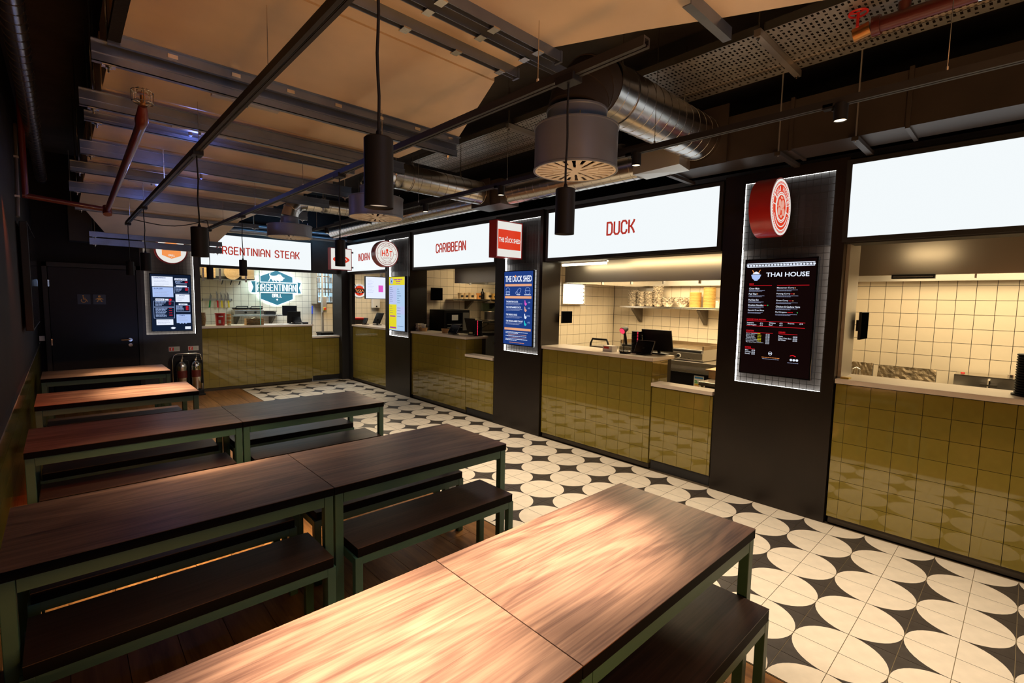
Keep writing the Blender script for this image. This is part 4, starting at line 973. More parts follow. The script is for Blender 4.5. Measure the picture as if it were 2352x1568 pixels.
MB().box(0, 1.75, 0, 1.0, -.055, 0).obj('casing', 'black_plastic', t, bevel=.006); MB().box(.02, 1.73, .02, .98, 0, .002).obj('screen', 'black_gloss', t); MB().box(.7, 1.05, .35, .65, -.07, -.055).obj('wall_bracket', 'black_paint', t)
t = thing('wall_socket', 'small white box at the far end of the left wall', 'socket', (-.235, D-.0, 1.0), 'B')
MB().box(-.03, .03, 0, .075, .0, .02).obj('box', 'white_plastic', t, bevel=.003); MB().box(-.02, .02, .02, .055, .02, .022).obj('plate', 'label_white', t)
t = thing('ventilation_box', 'dark box hanging at the left end of the far channels', 'duct box', (.11, 9.45, 2.46))
MB().box(0, .26, 0, .3, 0, .5).obj('casing', 'black_paint', t, bevel=.01); MB().cyl((.05, .1, .5), (.05, .1, 1.28), .005, n=6).cyl((.22, .1, .5), (.22, .1, 1.28), .005, n=6).obj('hanger', 'steel_rough', t)
t = thing('loose_cable', 'black cable sagging between the pendants under the duct', 'cable', (0, 0, 0))
MB().tube([(.63, 7.55, 2.60), (.66, 7.58, 2.63)]+[(.75+.09*k, 7.6, 2.62-.07*math.sin(PI*k/8)+.012*k) for k in range(9)]+[(1.45, 7.42, 2.60)], .006, 6).obj('cable', 'black_plastic', t, smooth=True)
t = thing('blue_pipes', 'blue-lit pipes above the ARGENTINIAN STEAK sign', 'pipe', (0, 0, 0), )
MB().cyl((2.2, 9.70, 2.98), (4.35, 9.70, 2.98), .035, n=14).cyl((2.2, 9.70, 2.89), (4.35, 9.70, 2.89), .028, n=14).obj('pipe', 'galv_beam', t, smooth=True)
for x in (2.6, 3.4, 4.2): MB().cyl((x, 9.70, 2.85), (x, 9.70, 3.74), .005, n=6).obj('hanger', 'steel_rough', t)
area('blue_pipe_light', (3.3, 9.3, 2.88), (PI*.62, 0, 0), 1.6, .1, 3.0, (.2, .6, 1.0))  # blue area light aimed at these pipes

for k, (x, y, z) in enumerate(((.69, 3.98, 2.80), (.74, 6.02, 2.80), (1.0, 5.35, 2.80))):
    t = thing('indicator_lamp', ('tiny blue indicator lamp under the %s cross channel' % ('third', 'fifth', 'fourth')[k]), 'lamp', (x, y, z), group='blue indicator lamps')
    MB().cyl((0, 0, .0), (0, 0, .08), .012, n=10).obj('housing', 'steel', t); MB().lathe([(.001, -.008), (.006, -.006), (.008, 0), (.001, 0)], n=10).obj('lens', 'indicator', t)
    l_ = bpy.data.lights.new('indicator_light', 'POINT'); l_.energy = (3.0, 2.2, 1.0)[k]; l_.color = (.25, .32, 1); l_.shadow_soft_size = .03
    o = bpy.data.objects.new('indicator_light', l_); C.objects.link(o); o.location = (x+.03, y+.04, z-.06)
# ================================================================ fire point
def extinguisher(label, x, y, body):
    t = thing('fire_extinguisher', label, 'fire extinguisher', (x, y, .10), group='fire extinguishers on the stand')
    MB().lathe([(0.001, 0), (.070, 0), (.076, .012), (.076, .40), (.070, .44), (.040, .475), (.022, .49), (.022, .51), (.001, .51)], n=28).obj('cylinder', body, t, smooth=True)
    MB().box(-.012, .012, -.03, .05, .51, .53).bar((0, -.02, .525), (0, -.11, .565), .018, .008).bar((0, -.02, .54), (0, -.10, .60), .018, .006).obj('valve_handle', 'chrome', t)
    MB().tube([(.03, 0, .51), (.085, -.01, .50), (.098, -.01, .42), (.092, -.01, .18), (.09, -.01, .10)], [.011, .011, .011, .011, .017], 8).obj('hose', 'black_plastic', t, smooth=True)
    MB().ring(0, 0, .0765, .078, .22, .34, 24, -PI*.85, -PI*.15).obj('label_band', 'fire_red', t)
extinguisher('polished metal extinguisher, left one under the fire signs', 1.435, 9.70, 'steel')
extinguisher('polished metal extinguisher, right one next to the green tiled counter', 1.635, 9.70, 'chrome')
t = thing('extinguisher_stand', 'black stand with a chrome top rail holding the extinguishers', 'stand', (1.31, 9.70, 0))
MB().box(0, .44, -.11, .11, 0, .03).box(.02, .42, -.105, .105, .03, .095).obj('base', 'black_plastic', t, bevel=.004)
MB().tube([(.01, .09, .05), (.01, .09, .62), (.03, .09, .69), (.08, .09, .715), (.36, .09, .715), (.41, .09, .69), (.43, .09, .62), (.43, .09, .05)], .010, 10).obj('rail', 'chrome', t, smooth=True)
MB().box(.02, .42, .10, .108, .06, .66).obj('back_board', 'black_plastic', t)
for x, l in ((1.29, 'left'), (1.565, 'right')):
    t = thing('fire_sign', l+' small white and red fire extinguisher notice above the stand', 'sign', (x, D-.001, .752), 'B', group='notices above the extinguishers')
    MB().box(0, .155, 0, .080, 0, .003).obj('plate', 'sign_paper', t); MB().box(.008, .070, .012, .068, .003, .0036).obj('red_field', 'label_red', t)
    MB().box(.032, .046, .018, .055, .0036, .004).box(.036, .056, .055, .060, .0036, .004).obj('extinguisher_symbol', 'label_white', t)
    mb = MB(); lines(mb, .078, .148, [(.062, .9), (.050, .7), (.036, .9), (.024, .8)], .005, .0032); mb.obj('small_print', 'label_green', t)
# ================================================================ kitchen of the DUCK stall
CT = 1.166     # worktop height
def hood(label, x0, x1, y0, y1, z0, z1, lip=True):
    t = thing('extractor_hood', label, 'extractor hood', (x0, y0, z0))
    w = x1-x0; l = y1-y0; h = z1-z0
    MB().box(0, .02, 0, l, 0, h).obj('front_panel', 'hood_steel', t, bevel=.002)
    MB().box(.02, w, 0, .02, 0, h).box(.02, w, l-.02, l, 0, h).obj('side_panel', 'steel', t)
    MB().box(.02, w, .02, l-.02, h-.02, h).obj('top_panel', 'steel_rough', t)
    MB().box(w-.12, w-.10, .02, l-.02, .02, h-.03).obj('filter_bank', 'steel_rough', t)
    mb = MB(); y = .35
    while y < l-.2: mb.box(.022, .06, y, y+.012, -.03, .02); y += .42
    mb.obj('gutter_clip', 'steel_rough', t)
    MB().box(.5, .62, l*.3, l*.3+.5, .10, .13).obj('hood_lamp', 'tube_warm', t)
    return t
hood('stainless extractor hood inside the DUCK stall', 4.92, 6.98, 1.64, 4.26, 1.972, 2.86)
hood('stainless extractor hood inside the Thai House stall', 5.20, 6.98, -1.3, 1.45, 2.000, 2.86)
hood('dark stainless extractor hood inside the CARIBBEAN stall', 4.95, 6.2, 5.2, 6.78, 2.000, 2.86)
def wall_shelf(label, org, u, w, d, brackets, name='wall_shelf', bh=.26):
    t = thing(name, label, 'shelf', org, u)
    MB().box(0, w, -.022, 0, .0, d).box(0, w, -.03, -.022, d-.004, d).obj('shelf_board', 'steel', t, bevel=.002)
    for x in brackets: MB().prism([(-.022, .0), (-.022, d*.85), (-.05, d*.85), (-bh, .03), (-bh, 0)][::-1], x, x+.012, 'yz').obj('bracket', 'steel_rough', t) if False else MB().box(x-.004, x+.10, -bh, -.022, .0, .012).obj('bracket_plate', 'steel_rough', t) if False else mk_bracket(t, x, d, bh)
    return t
def mk_bracket(t, x, d, bh):
    mb = MB(); i = 0
    mb.v = [(x, -.022, .007), (x, -.022, d*.9), (x, -.055, d*.9), (x, -bh, .03), (x, -bh, .007)]; mb.v += [(a+.05, b, c) for a, b, c in mb.v]
    mb.face([0, 1, 2, 3, 4]); mb.face([9, 8, 7, 6, 5]); [mb.face([k, (k+1) % 5, 5+(k+1) % 5, 5+k]) for k in range(5)]
    return mb.obj('bracket', 'bracket_dark', t)
wall_shelf('steel wall shelf holding stacked food bowls in the DUCK stall', (WALLX-.008, 4.60, 1.672), 'R', 1.72, .30, (.20, 1.30))
# stacked patterned bowls
def bowl_proto(label):
    t = thing('paper_bowl', label, 'bowl', (0, 0, 0))
    n = 24; prof = [(.045, 0), (.078, .045), (.082, .048), (.077, .044), (.043, .004), (.001, .004)]
    mb = MB().lathe(prof, n=n); mb.v = [(x*(1+.10*math.sin(k*2.7)), y*(1+.10*math.cos(k*1.9)), z+.006*math.sin(k*2.1)) for k, (x, y, z) in enumerate(mb.v)]
    mb.obj('body', 'print_paper', t, smooth=False); return t
ORD = ['bottom', 'second', 'third', 'fourth', 'fifth', 'sixth', 'seventh', 'eighth', 'ninth', 'tenth', 'eleventh', 'twelfth', 'thirteenth', 'fourteenth', 'fifteenth', 'sixteenth']
def POS(k, n): return 'topmost' if k == n-1 else 'bottom one' if k == 0 else ORD[k]+' from below'
bp_ = None; rb = random.Random(5)
stacks = [(4.44, 9, 'first'), (4.27, 8, 'second'), (4.13, 8, 'third'), (3.98, 11, 'fourth and tallest'), (3.80, 3, 'first low'), (3.58, 3, 'second low')]
for y, n, nm in stacks:
    for k in range(n):
        lb = 'patterned paper bowl, %s, in the %s stack on the DUCK shelf' % (POS(k, n), nm)
        o = bowl_proto(lb) if bp_ is None else copy_tree(bp_)
        bp_ = bp_ or o; o['label'] = lb; o['group'] = 'paper bowls, %s stack' % nm
        o.location = (6.82+rb.uniform(-.004, .004), y+rb.uniform(-.006, .006), 1.674+.0265*k); o.rotation_euler = (rb.uniform(-.03, .03), rb.uniform(-.03, .03), rb.uniform(0, 6))
        o.scale = (1, 1, .95) if n > 4 else (1.1, 1.1, 1.4)
        if n <= 4: o.location.z = 1.674+.034*k
lp_ = None
for y, n, nm in ((3.38, 13, 'shorter'), (3.17, 17, 'taller')):
    for k in range(n):
        if lp_ is None:
            t = thing('kraft_lid', '', 'plate', (0, 0, 0)); MB().lathe([(.001, 0), (.078, 0), (.084, .003), (.084, .014), (.080, .0155), (.001, .0155)], n=24).obj('body', 'lid_yellow', t, smooth=True); lp_ = o = t  # stacked yellow lids, modelled as plain discs
        else: o = copy_tree(lp_)
        o['label'] = 'round yellow-brown lid, %s, in the %s stack on the DUCK shelf' % (POS(k, n), nm); o['group'] = 'lids, %s stack' % nm
        o.location = (6.83, y, 1.674+.017*k)
t = thing('food_box', 'small pale box at the right end of the DUCK stall shelf', 'box', (6.80, 2.98, 1.675)); MB().box(-.05, .05, -.06, .06, 0, .10).obj('body', 'tub_cream', t, bevel=.003); MB().box(-.053, .053, -.063, .063, .08, .10).obj('lid', 'print_paper', t)
# griddle on its stand
t = thing('griddle', 'stainless griddle with a round knob on a steel bench in the DUCK stall', 'griddle', (5.95, 2.80, .99))
MB().box(0, .62, 0, 1.25, 0, .145).obj('body', 'steel_rough', t, bevel=.003); MB().box(-.03, .0, 0, 1.25, .02, .10).obj('control_panel', 'steel', t)
MB().box(.04, .60, .03, 1.22, .145, .150).obj('hot_plate', 'griddle', t); MB().box(0, .62, 0, .02, .145, .195).box(0, .62, 1.23, 1.25, .145, .195).box(.60, .62, .02, 1.23, .145, .195).obj('splash_guard', 'griddle', t)
MB().box(-.004, .0, .03, 1.22, .105, .13).obj('grease_slot', 'black_plastic', t)
MB().cyl((-.03, .32, .055), (-.034, .32, .055), .03, n=20).obj('knob_ring', 'label_white', t, smooth=True); MB().cyl((-.034, .32, .055), (-.055, .32, .055), .020, n=18).obj('knob', 'black_plastic', t, smooth=True)
mb = MB(); [mb.box(-.032, -.030, .10+.06*k, .13+.06*k, .026, .032) for k in range(12)]; mb.obj('vent_slots', 'black_plastic', t)
t = thing('steel_bench', 'steel bench with dark fridge doors below the griddle', 'bench unit', (5.85, 2.30, 0))
MB().box(0, 1.1, 0, 2.0, .93, .985).obj('top', 'steel', t, bevel=.003); MB().box(.03, 1.1, .0, 2.0, .1, .929).obj('body', 'steel_rough', t)
for k in range(2): MB().box(.0, .028, .04+.98*k, .96+.98*k, .14, .84).obj('door', 'black_gloss', t); MB().box(-.02, .0, .04+.98*k, .96+.98*k, .85, .88).obj('door_handle', 'steel', t)
for y in (.05, 1.95):
    for x in (.08, 1.0): MB().cyl((x, y, 0), (x, y, .1), .02, n=10).obj('foot', 'steel_rough', t)
t = thing('energy_label', 'small energy rating label on the fridge under the griddle', 'label', (5.848, 2.86, .62), 'R'); MB().box(0, .13, 0, .20, 0, .002).obj('sheet', 'label_white', t)
for k, (mm, wd) in enumerate((('label_green', .035), ('label_green', .045), ('yellow_plastic', .055), ('tub_orange', .065), ('label_red', .075))): MB().box(.01, .01+wd, .125-.022*k, .14-.022*k, .002, .003).obj('rating_bar', mm, t)
MB().box(.01, .12, .165, .185, .002, .003).obj('header', 'label_blue', t); MB().box(.09, .12, .08, .095, .002, .003).obj('rating_arrow', 'black_plastic', t)
t = thing('steel_table', 'low steel prep table right of the griddle bench in the DUCK stall', 'table', (4.95, 1.75, 0))
MB().box(0, .6, 0, .62, .86, .90).obj('top', 'steel', t, bevel=.003)
for x in (.02, .55):
    for y in (.02, .57): MB().box(x, x+.03, y, y+.03, 0, .86).obj('leg', 'steel', t)
MB().box(.02, .58, .02, .6, .25, .27).obj('lower_shelf', 'steel_rough', t)
t = thing('wooden_serving_board', 'pale wooden box lid with a dark curled cut-out beside the griddle', 'board', (5.25, 1.98, .99), rz=0)
MB().box(0, .5, 0, .42, -.088, -.012).obj('box_body', 'kraft', t); b_ = MB().box(0, .5, 0, .46, -.010, .008).obj('board', 'ply', t, bevel=.003)
MB().prism([(.10, .20), (.16, .17), (.22, .19), (.30, .13), (.36, .20), (.30, .27), (.22, .22), (.15, .24)], .008, .010).obj('cut_out', 'black_paint', t)
# counter-top items of the DUCK stall
t = thing('barcode_scanner', 'black handheld scanner glowing red on a stand on the DUCK counter', 'scanner', (4.70, 3.155, CT))
MB().cyl((0, 0, 0), (0, 0, .012), .055, n=20).tube([(0, 0, .01), (0, 0, .22)], .006, 8).obj('stand', 'black_plastic', t, smooth=True)
MB().tube([(-.005, -.035, .08), (-.003, -.02, .16), (0, -.002, .225)], [.013, .015, .016], 10).obj('grip', 'black_plastic', t, smooth=True)
MB().tube([(.04, -.005, .262), (.0, 0, .250), (-.035, .004, .235)], [.025, .036, .040], 14).obj('head', 'black_plastic', t, smooth=True)
MB().cyl((-.034, .004, .236), (-.040, .005, .233), .033, n=16).obj('scan_window', 'scan_red', t)
def pager(label, x, y, n=14, r=.060):
    t = thing('pager_stack', label, 'pager stack', (x, y, CT))
    MB().cyl((0, 0, 0), (0, 0, .012), r+.012, n=24).obj('charging_base', 'black_plastic', t, smooth=True)
    for k in range(n): MB().lathe([(.001, 0), (r-.006, 0), (r, .004), (r, .012), (r-.006, .0155), (.001, .0155)], n=24).obj('pager', 'black_plastic', t, smooth=True).location = (0, 0, .013+.0165*k)
    mb = MB(); [mb.box(-r*.9, -r*.72, -r*.72, -r*.6, .016+.0165*k, .022+.0165*k) for k in range(n)]; mb.obj('indicator_lights', 'scan_red', t); return t
pager('stack of round black pagers on the DUCK counter beside the till', 4.72, 3.00)
pager('stack of round black pagers at the right edge on the Thai House counter', 4.60, -.02, 16, .062)
pager('stack of round black pagers on the CARIBBEAN counter beside the till', 4.72, 5.83)
def tilt_screen(name, label, cat, x, y, z, w, h, tilt, mbody='black_plastic', rz=0, foot=.09, face='black_gloss', rim=None, lift=.03):
    """screen standing on a foot; local: faces -x, tilted back"""
    t = thing(name, label, cat, (x, y, z), rz=rz)
    M = Matrix.Rotation(math.radians(tilt), 4, 'Y')
    def R3(mb): mb.v = [tuple(M @ Vector(v)+Vector((0, 0, lift))) for v in mb.v]; return mb
    R3(MB().box(0, .016, -w/2, w/2, 0, h)).obj('casing', mbody, t, bevel=.003)
    R3(MB().box(-.0015, 0, -w/2+.008, w/2-.008, .008, h-.008)).obj('display', face, t)
    if rim: R3(MB().box(-.003, -.001, -w/2, w/2, h-.004, h).box(-.003, -.001, -w/2, -w/2+.004, 0, h).box(-.003, -.001, w/2-.004, w/2, 0, h)).obj('rim', rim, t)
    MB().box(-.03, foot, -w*.28, w*.28, 0, .012).bar((.03, 0, .01), (.03, 0, lift+h*.4), .03, .02).obj('foot', mbody, t, bevel=.002)
    return t
tilt_screen('till_monitor', 'large black till monitor seen from behind on the DUCK counter', 'monitor', 4.80, 2.78, CT, .36, .24, -14, face='black_plastic', lift=.035)
tilt_screen('card_tablet', 'small black customer tablet with a pale rim on the DUCK counter', 'tablet', 4.57, 2.83, CT, .215, .15, 28, rim='galv', lift=.02)
t = thing('card_reader', 'black card reader lying on the DUCK counter', 'card reader', (4.53, 3.02, CT)); MB().box(-.05, .05, -.04, .04, 0, .022).obj('body', 'black_plastic', t, bevel=.005); MB().box(-.045, -.005, -.03, .03, .022, .024).obj('screen', 'black_gloss', t)
t = thing('napkin_box', 'small white box with a red mark on the DUCK counter', 'box', (4.58, 3.26, CT)); MB().box(-.05, .05, -.065, .065, 0, .065).obj('body', 'label_white', t, bevel=.002); MB().box(-.0512, -.050, -.02, .05, .032, .055).obj('red_print', 'label_red', t)
t = thing('step_stool', 'metal framed folding step behind the left end of the DUCK counter', 'step stool', (5.40, 4.02, 0))
MB().tube([(0, -.15, 0), (0, -.15, 1.15), (0, -.12, 1.215), (0, .12, 1.215), (0, .15, 1.15), (0, .15, 0)], .014, 8).obj('hoop_frame', 'black_plastic', t, smooth=True)
MB().box(-.02, .26, -.14, .14, 1.09, 1.12).obj('top_step', 'galv', t); MB().box(-.10, .02, -.14, .14, .70, .72).obj('lower_step', 'galv', t); MB().tube([(.3, -.14, 0), (.06, -.14, 1.09)], .012, 8).tube([(.3, .14, 0), (.06, .14, 1.09)], .012, 8).obj('rear_leg', 'galv', t)
def wall_tablet(label, org, u, w, h):
    t = thing('wall_tablet', label, 'tablet', org, u); MB().box(0, w, 0, h, -.02, 0).obj('casing', 'black_plastic', t, bevel=.004); MB().box(.004, w-.004, .004, h-.004, 0, .001).obj('display', 'void', t); MB().box(w*.3, w*.7, h*.3, h*.7, -.05, -.02).obj('mount', 'black_plastic', t)
wall_tablet('black square tablet on the left jamb of the DUCK stall', (4.70, 4.10, 1.445), 'B', .20, .155)
wall_tablet('black square tablet on the left jamb of the Thai House stall', (4.73, .93, 1.46), 'B', .25, .225)
# bright fly-killer lamp on the left kitchen wall, tube lamp behind the fascia
t = thing('wall_light_unit', 'blown-out bright white light unit on the left wall of the DUCK stall', 'wall light', (5.62, 4.915, 1.69), 'B')
MB().box(0, .44, 0, .30, 0, .02).box(0, .44, -.01, 0, 0, .10).box(0, .44, .30, .31, 0, .10).obj('casing', 'steel', t)
for k in range(5): MB().cyl((.01, .03+.06*k, .05), (.43, .03+.06*k, .05), .026, n=12).obj('lamp_tube', 'tube_bright', t, smooth=True)
mb = MB(); [mb.box(.02+.05*k, .022+.05*k, 0, .30, .095, .098) for k in range(9)]; mb.obj('guard', 'steel', t)
t = thing('tube_light', 'bright tube light behind the fascia at the top left of the DUCK opening', 'tube light', (4.665, 3.40, 2.18))
MB().box(-.02, .02, 0, .7, .015, .04).obj('batten', 'white_plastic', t); MB().cyl((0, .01, 0), (0, .69, 0), .013, n=10).obj('tube', 'tube_warm', t, smooth=True)
area('hood_fill', (4.66, 3.1, 2.20), (0, -PI*.56, 0), .03, 1.9, 3.4, KITCH); area('hood_fill', (4.66, .66, 2.21), (0, -PI*.60, 0), .03, .3, .5, KITCH)  # fills added to brighten the hood fronts; the Thai one has no tube
t = thing('service_pipe', 'thin metal pipes behind the left end of the DUCK hood', 'pipe', (4.9, 4.42, 0)); MB().cyl((.35, .30, 1.98), (.35, .30, 2.6), .018, n=10).cyl((.42, .33, 1.98), (.42, .33, 2.6), .014, n=10).obj('pipe', 'steel', t, smooth=True); MB().box(.30, .47, .45, .49, 2.1, 2.12).obj('clip', 'steel', t)

# ================================================================ kitchen of the Thai House stall
t = thing('wok_range', 'stainless wok range with red knobs and chrome taps in the Thai House stall', 'wok range', (6.05, -1.2, 0))
MB().box(0, .90, 0, 1.75, .1, .90).obj('body', 'steel_rough', t, bevel=.004); MB().box(-.015, 0, .02, 1.73, .80, .90).obj('front_apron', 'steel', t)
for k, y in enumerate((.62, 1.17)):
    MB().box(.60, .72, y, y+.52, .90, 1.06).box(.60, .90, y, y+.52, 1.055, 1.062).box(.72, .90, y, y+.52, .90, 1.055).obj('back_ledge', 'steel', t)
    MB().cyl((.34, y+.26, .90), (.34, y+.26, .935), .19, n=28).obj('burner_ring', 'black_plastic', t)
    MB().lathe([(0, 0), (.014, 0), (.018, .008), (.014, .018), (0, .02)], (.66, y+.46, 1.065), n=14).obj('red_knob', 'red_plastic', t, smooth=True)
    MB().lathe([(0, 0), (.022, 0), (.022, .03), (0, .034)], (.70, y+.12, 1.064), n=12).obj('tap_valve', 'chrome', t, smooth=True)
    MB().tube([(.58, y+.26, 1.0), (.55, y+.26, 1.04), (.50, y+.26, 1.03), (.49, y+.26, .96)], .012, 8).box(.47, .58, y+.20, y+.32, .985, 1.0).obj('swivel_tap', 'chrome', t, smooth=True)
for x in (.06, .84):
    for y in (.06, 1.69): MB().cyl((x, y, 0), (x, y, .1), .02, n=10).obj('foot', 'steel', t)
def foil(label, y0, y1, z1, seed):
    t = thing('foil_splashback', label, 'splash panel', (6.72, y0, .88)); r = random.Random(seed); mb = MB(); nx, nz = 16, 7; i = 0
    for a in range(nx+1):
        for b in range(nz+1): mb.v.append((r.uniform(-.003, .003)+.07*b/nz, (y1-y0)*a/nx, (z1-.88)*b/nz+(r.uniform(-.004, .004) if b == nz else 0)))
    for a in range(nx):
        for b in range(nz): k = a*(nz+1)+b; mb.face([k, k+nz+1, k+nz+2, k+1])
    mb.obj('foil_sheet', 'foil', t); MB().box(.085, .10, 0, y1-y0, 0, z1-.885).obj('back_plate', 'steel_rough', t)
foil('wide crumpled foil panel left of the wok range in the Thai House stall', .64, 1.14, 1.072, 3)
foil('smaller foil panel at the far left of the Thai House stall back wall', 1.19, 1.44, 1.085, 7)
t = thing('steel_bench', 'steel bench under the foil panels in the Thai House stall', 'bench unit', (6.1, .60, 0)); MB().box(0, .86, 0, .86, .82, .875).obj('top', 'steel', t); 
for x in (.03, .80):
    for y in (.03, .80): MB().box(x, x+.03, y, y+.03, 0, .82).obj('leg', 'steel', t)
t = thing('whisk', 'wire whisk standing at the left end behind the Thai House counter', 'whisk', (6.2, 1.23, .876))
mb = MB()
for k in range(4): a = PI*k/4; mb.tube([(.0, 0, .06), (.045*math.cos(a), .045*math.sin(a), .13), (.035*math.cos(a), .035*math.sin(a), .19), (0, 0, .21), (-.035*math.cos(a), -.035*math.sin(a), .19), (-.045*math.cos(a), -.045*math.sin(a), .13), (0, 0, .06)], .002, 4)
mb.obj('wires', 'chrome', t); MB().lathe([(.001, 0), (.05, 0), (.06, .09), (.055, .09), (.045, .005), (.001, .005)], n=20).obj('pot', 'steel', t, smooth=True)
t = thing('order_pad', 'small yellow pad at the left end of the Thai House counter', 'pad', (4.47, .96, CT)); MB().box(-.03, .05, -.035, .02, 0, .008).obj('sheets', 'yellow_plastic', t); MB().box(-.03, -.02, -.035, .02, .008, .012).obj('binding', 'kraft', t)
t = thing('hood_vent', 'small dark slotted fitting under the Thai House hood', 'vent', (5.16, .55, 1.968)); MB().box(0, .05, 0, .28, 0, .035).obj('casing', 'black_plastic', t); MB().box(-.003, 0, .01, .27, .012, .020).obj('grille', 'steel', t)

# ================================================================ kitchen of the CARIBBEAN stall
wall_shelf('wall shelf with tubs in the CARIBBEAN stall', (5.45, 7.742, 1.735), 'B', 1.5, .26, (.45, 1.1), bh=.2)
tb = [(5.70, .058, .115, 'tub_cream', 'leftmost cream tub with a dark label'), (5.82, .058, .115, 'tub_cream', 'second cream tub with a dark label'), (5.955, .063, .125, 'tub_cream', 'third, bigger cream tub with a dark label'), (6.055, .038, .085, 'tub_cream', 'small plain cream tub'), (6.15, .050, .120, 'tub_orange', 'orange tub beside the dark bottle'), (6.40, .075, .14, 'tub_cream', 'largest cream tub with a dark label, right of the dark bottle'), (6.55, .060, .12, 'lid_yellow', 'yellow tub at the right end')]
for x, r_, h_, mm, lb in tb:
    t = thing('food_tub', lb+' on the CARIBBEAN shelf', 'tub', (x, 7.60, 1.737), group='tubs on the Caribbean shelf')
    MB().lathe([(.001, 0), (r_*.84, 0), (r_, h_*.9), (.001, h_*.9)], n=24).obj('body', mm, t, smooth=True); MB().lathe([(.001, h_*.9), (r_*1.06, h_*.9), (r_*1.06, h_), (.001, h_)], n=24).obj('lid', mm, t, smooth=True)
    if 'small' not in lb:
        m_ = MB().lathe([(r_*.70, 0), (.001, 0)], n=16); m_.v = [(v[0], -r_*.955-.0, h_*.45+v[1]*.62) for v in m_.v]
        q = MB(); i = 0
        q.v = [(math.sin(a)*r_*.93, -math.cos(a)*r_*1.0, h_*.45+b) for a in (-.6, -.3, 0, .3, .6) for b in (-h_*.16*math.cos(a*1.5)-.001, h_*.16*math.cos(a*1.5)+.001)]
        [q.face([2*k, 2*k+2, 2*k+3, 2*k+1]) for k in range(4)]; q.obj('label', 'black_paint', t)
t = thing('sauce_bottle', 'dark bottle standing between the orange tub and the largest cream tub', 'bottle', (6.265, 7.62, 1.737)); MB().lathe([(.001, 0), (.04, 0), (.042, .12), (.015, .165), (.015, .20), (.001, .20)], n=18).obj('body', 'black_gloss', t, smooth=True); MB().cyl((0, 0, .2), (0, 0, .215), .016, n=12).obj('cap', 'black_plastic', t)
wall_shelf('lower right shelf carrying the steaming pot in the CARIBBEAN stall', (6.05, 7.742, 1.295), 'B', .9, .40, (.15, .7), bh=.2)
t = thing('steamer_pot', 'large steamer pot with a clear upper section in the CARIBBEAN stall', 'pot', (6.38, 7.50, 1.30))
MB().lathe([(.001, 0), (.17, 0), (.20, .03), (.20, .19), (.21, .20), (.001, .20)], n=32).obj('body', 'steel', t, smooth=True); MB().lathe([(.19, .20), (.19, .36), (.185, .36), (.185, .20)], n=32).obj('clear_section', 'clear_glass', t, smooth=True)
MB().lathe([(.20, .36), (.20, .375), (.05, .40), (.02, .43), (.001, .43)], n=32).obj('lid', 'steel', t, smooth=True)
wall_tablet('black tilted screen on the wall above the oven in the CARIBBEAN stall', (5.06, 7.66, 1.70), 'B', .26, .235)
t = thing('oven', 'black oven with a white notice on the door in the CARIBBEAN stall', 'oven', (5.05, 7.22, 1.10)); MB().box(0, .58, 0, .48, 0, .43).obj('body', 'black_plastic', t, bevel=.006); MB().box(.06, .40, -.012, 0, .05, .38).obj('door', 'black_gloss', t)
MB().box(.42, .56, -.006, 0, .05, .38).obj('control_panel', 'steel_rough', t); MB().box(.16, .30, -.014, -.012, .24, .34).obj('notice', 'label_white', t); mb = MB(); [mb.box(.06, .40, -.016, -.013, z, z+.012) for z in (.10, .16)]; mb.obj('rack', 'steel_rough', t)
t = thing('steel_bench', 'steel bench carrying the oven in the CARIBBEAN stall', 'bench unit', (4.95, 7.10, 0)); MB().box(0, 1.9, 0, .6, 1.05, 1.098).obj('top', 'steel', t); MB().box(.02, 1.88, .02, .6, .2, 1.04).obj('body', 'steel_rough', t)
t = thing('steel_table', 'low steel table with trays behind the CARIBBEAN gate', 'table', (5.25, 5.15, 0)); MB().box(0, .8, 0, .95, .99, 1.03).obj('top', 'steel', t); MB().box(.02, .78, .02, .93, .70, .72).obj('lower_shelf', 'steel', t)
for x in (.02, .74):
    for y in (.02, .89): MB().box(x, x+.035, y, y+.035, 0, .99).obj('leg', 'steel', t)
t = thing('foil_tray', 'crumpled foil tray behind the CARIBBEAN gate', 'tray', (5.45, 5.55, 1.032)); MB().lathe([(.12, 0), (.17, .045), (.175, .05), (.165, .045), (.12, .004), (.001, .004)], n=14).obj('body', 'foil', t)
t = thing('steel_pan', 'small steel pan on the lower shelf behind the CARIBBEAN gate', 'pan', (5.4, 5.5, .722)); MB().lathe([(.001, 0), (.11, 0), (.12, .10), (.115, .10), (.105, .006), (.001, .006)], n=20).obj('body', 'steel', t, smooth=True); MB().bar((-.11, 0, .09), (-.28, -.05, .11), .02, .008).obj('handle', 'steel', t)
t = thing('cutlery_carton', 'paper carton with folded packets at the left end of the CARIBBEAN counter', 'carton', (4.56, 7.17, CT)); MB().box(-.06, .06, .05, .15, 0, .13).obj('packet_box', 'print_paper', t, bevel=.003); MB().lathe([(.001, 0), (.06, 0), (.075, .06), (.07, .06), (.056, .004), (.001, .004)], (0, -.03, 0), n=20).obj('kraft_bowl', 'kraft', t)
mb = MB(); r = random.Random(2); [mb.bar((r.uniform(-.03, .03), -.03+r.uniform(-.04, .04), .04), (r.uniform(-.05, .05), -.03+r.uniform(-.06, .06), .12), .045, .004) for k in range(9)]; mb.obj('folded_packets', 'label_white', t)
t = thing('kraft_bowl', 'brown paper bowl beside the tablet on the CARIBBEAN counter', 'bowl', (4.62, 6.56, CT)); MB().lathe([(.001, 0), (.055, 0), (.075, .07), (.07, .07), (.05, .005), (.001, .005)], n=24).obj('body', 'kraft', t, smooth=True); MB().ring(0, 0, .072, .077, .068, .072, 24).obj('rim', 'kraft', t)
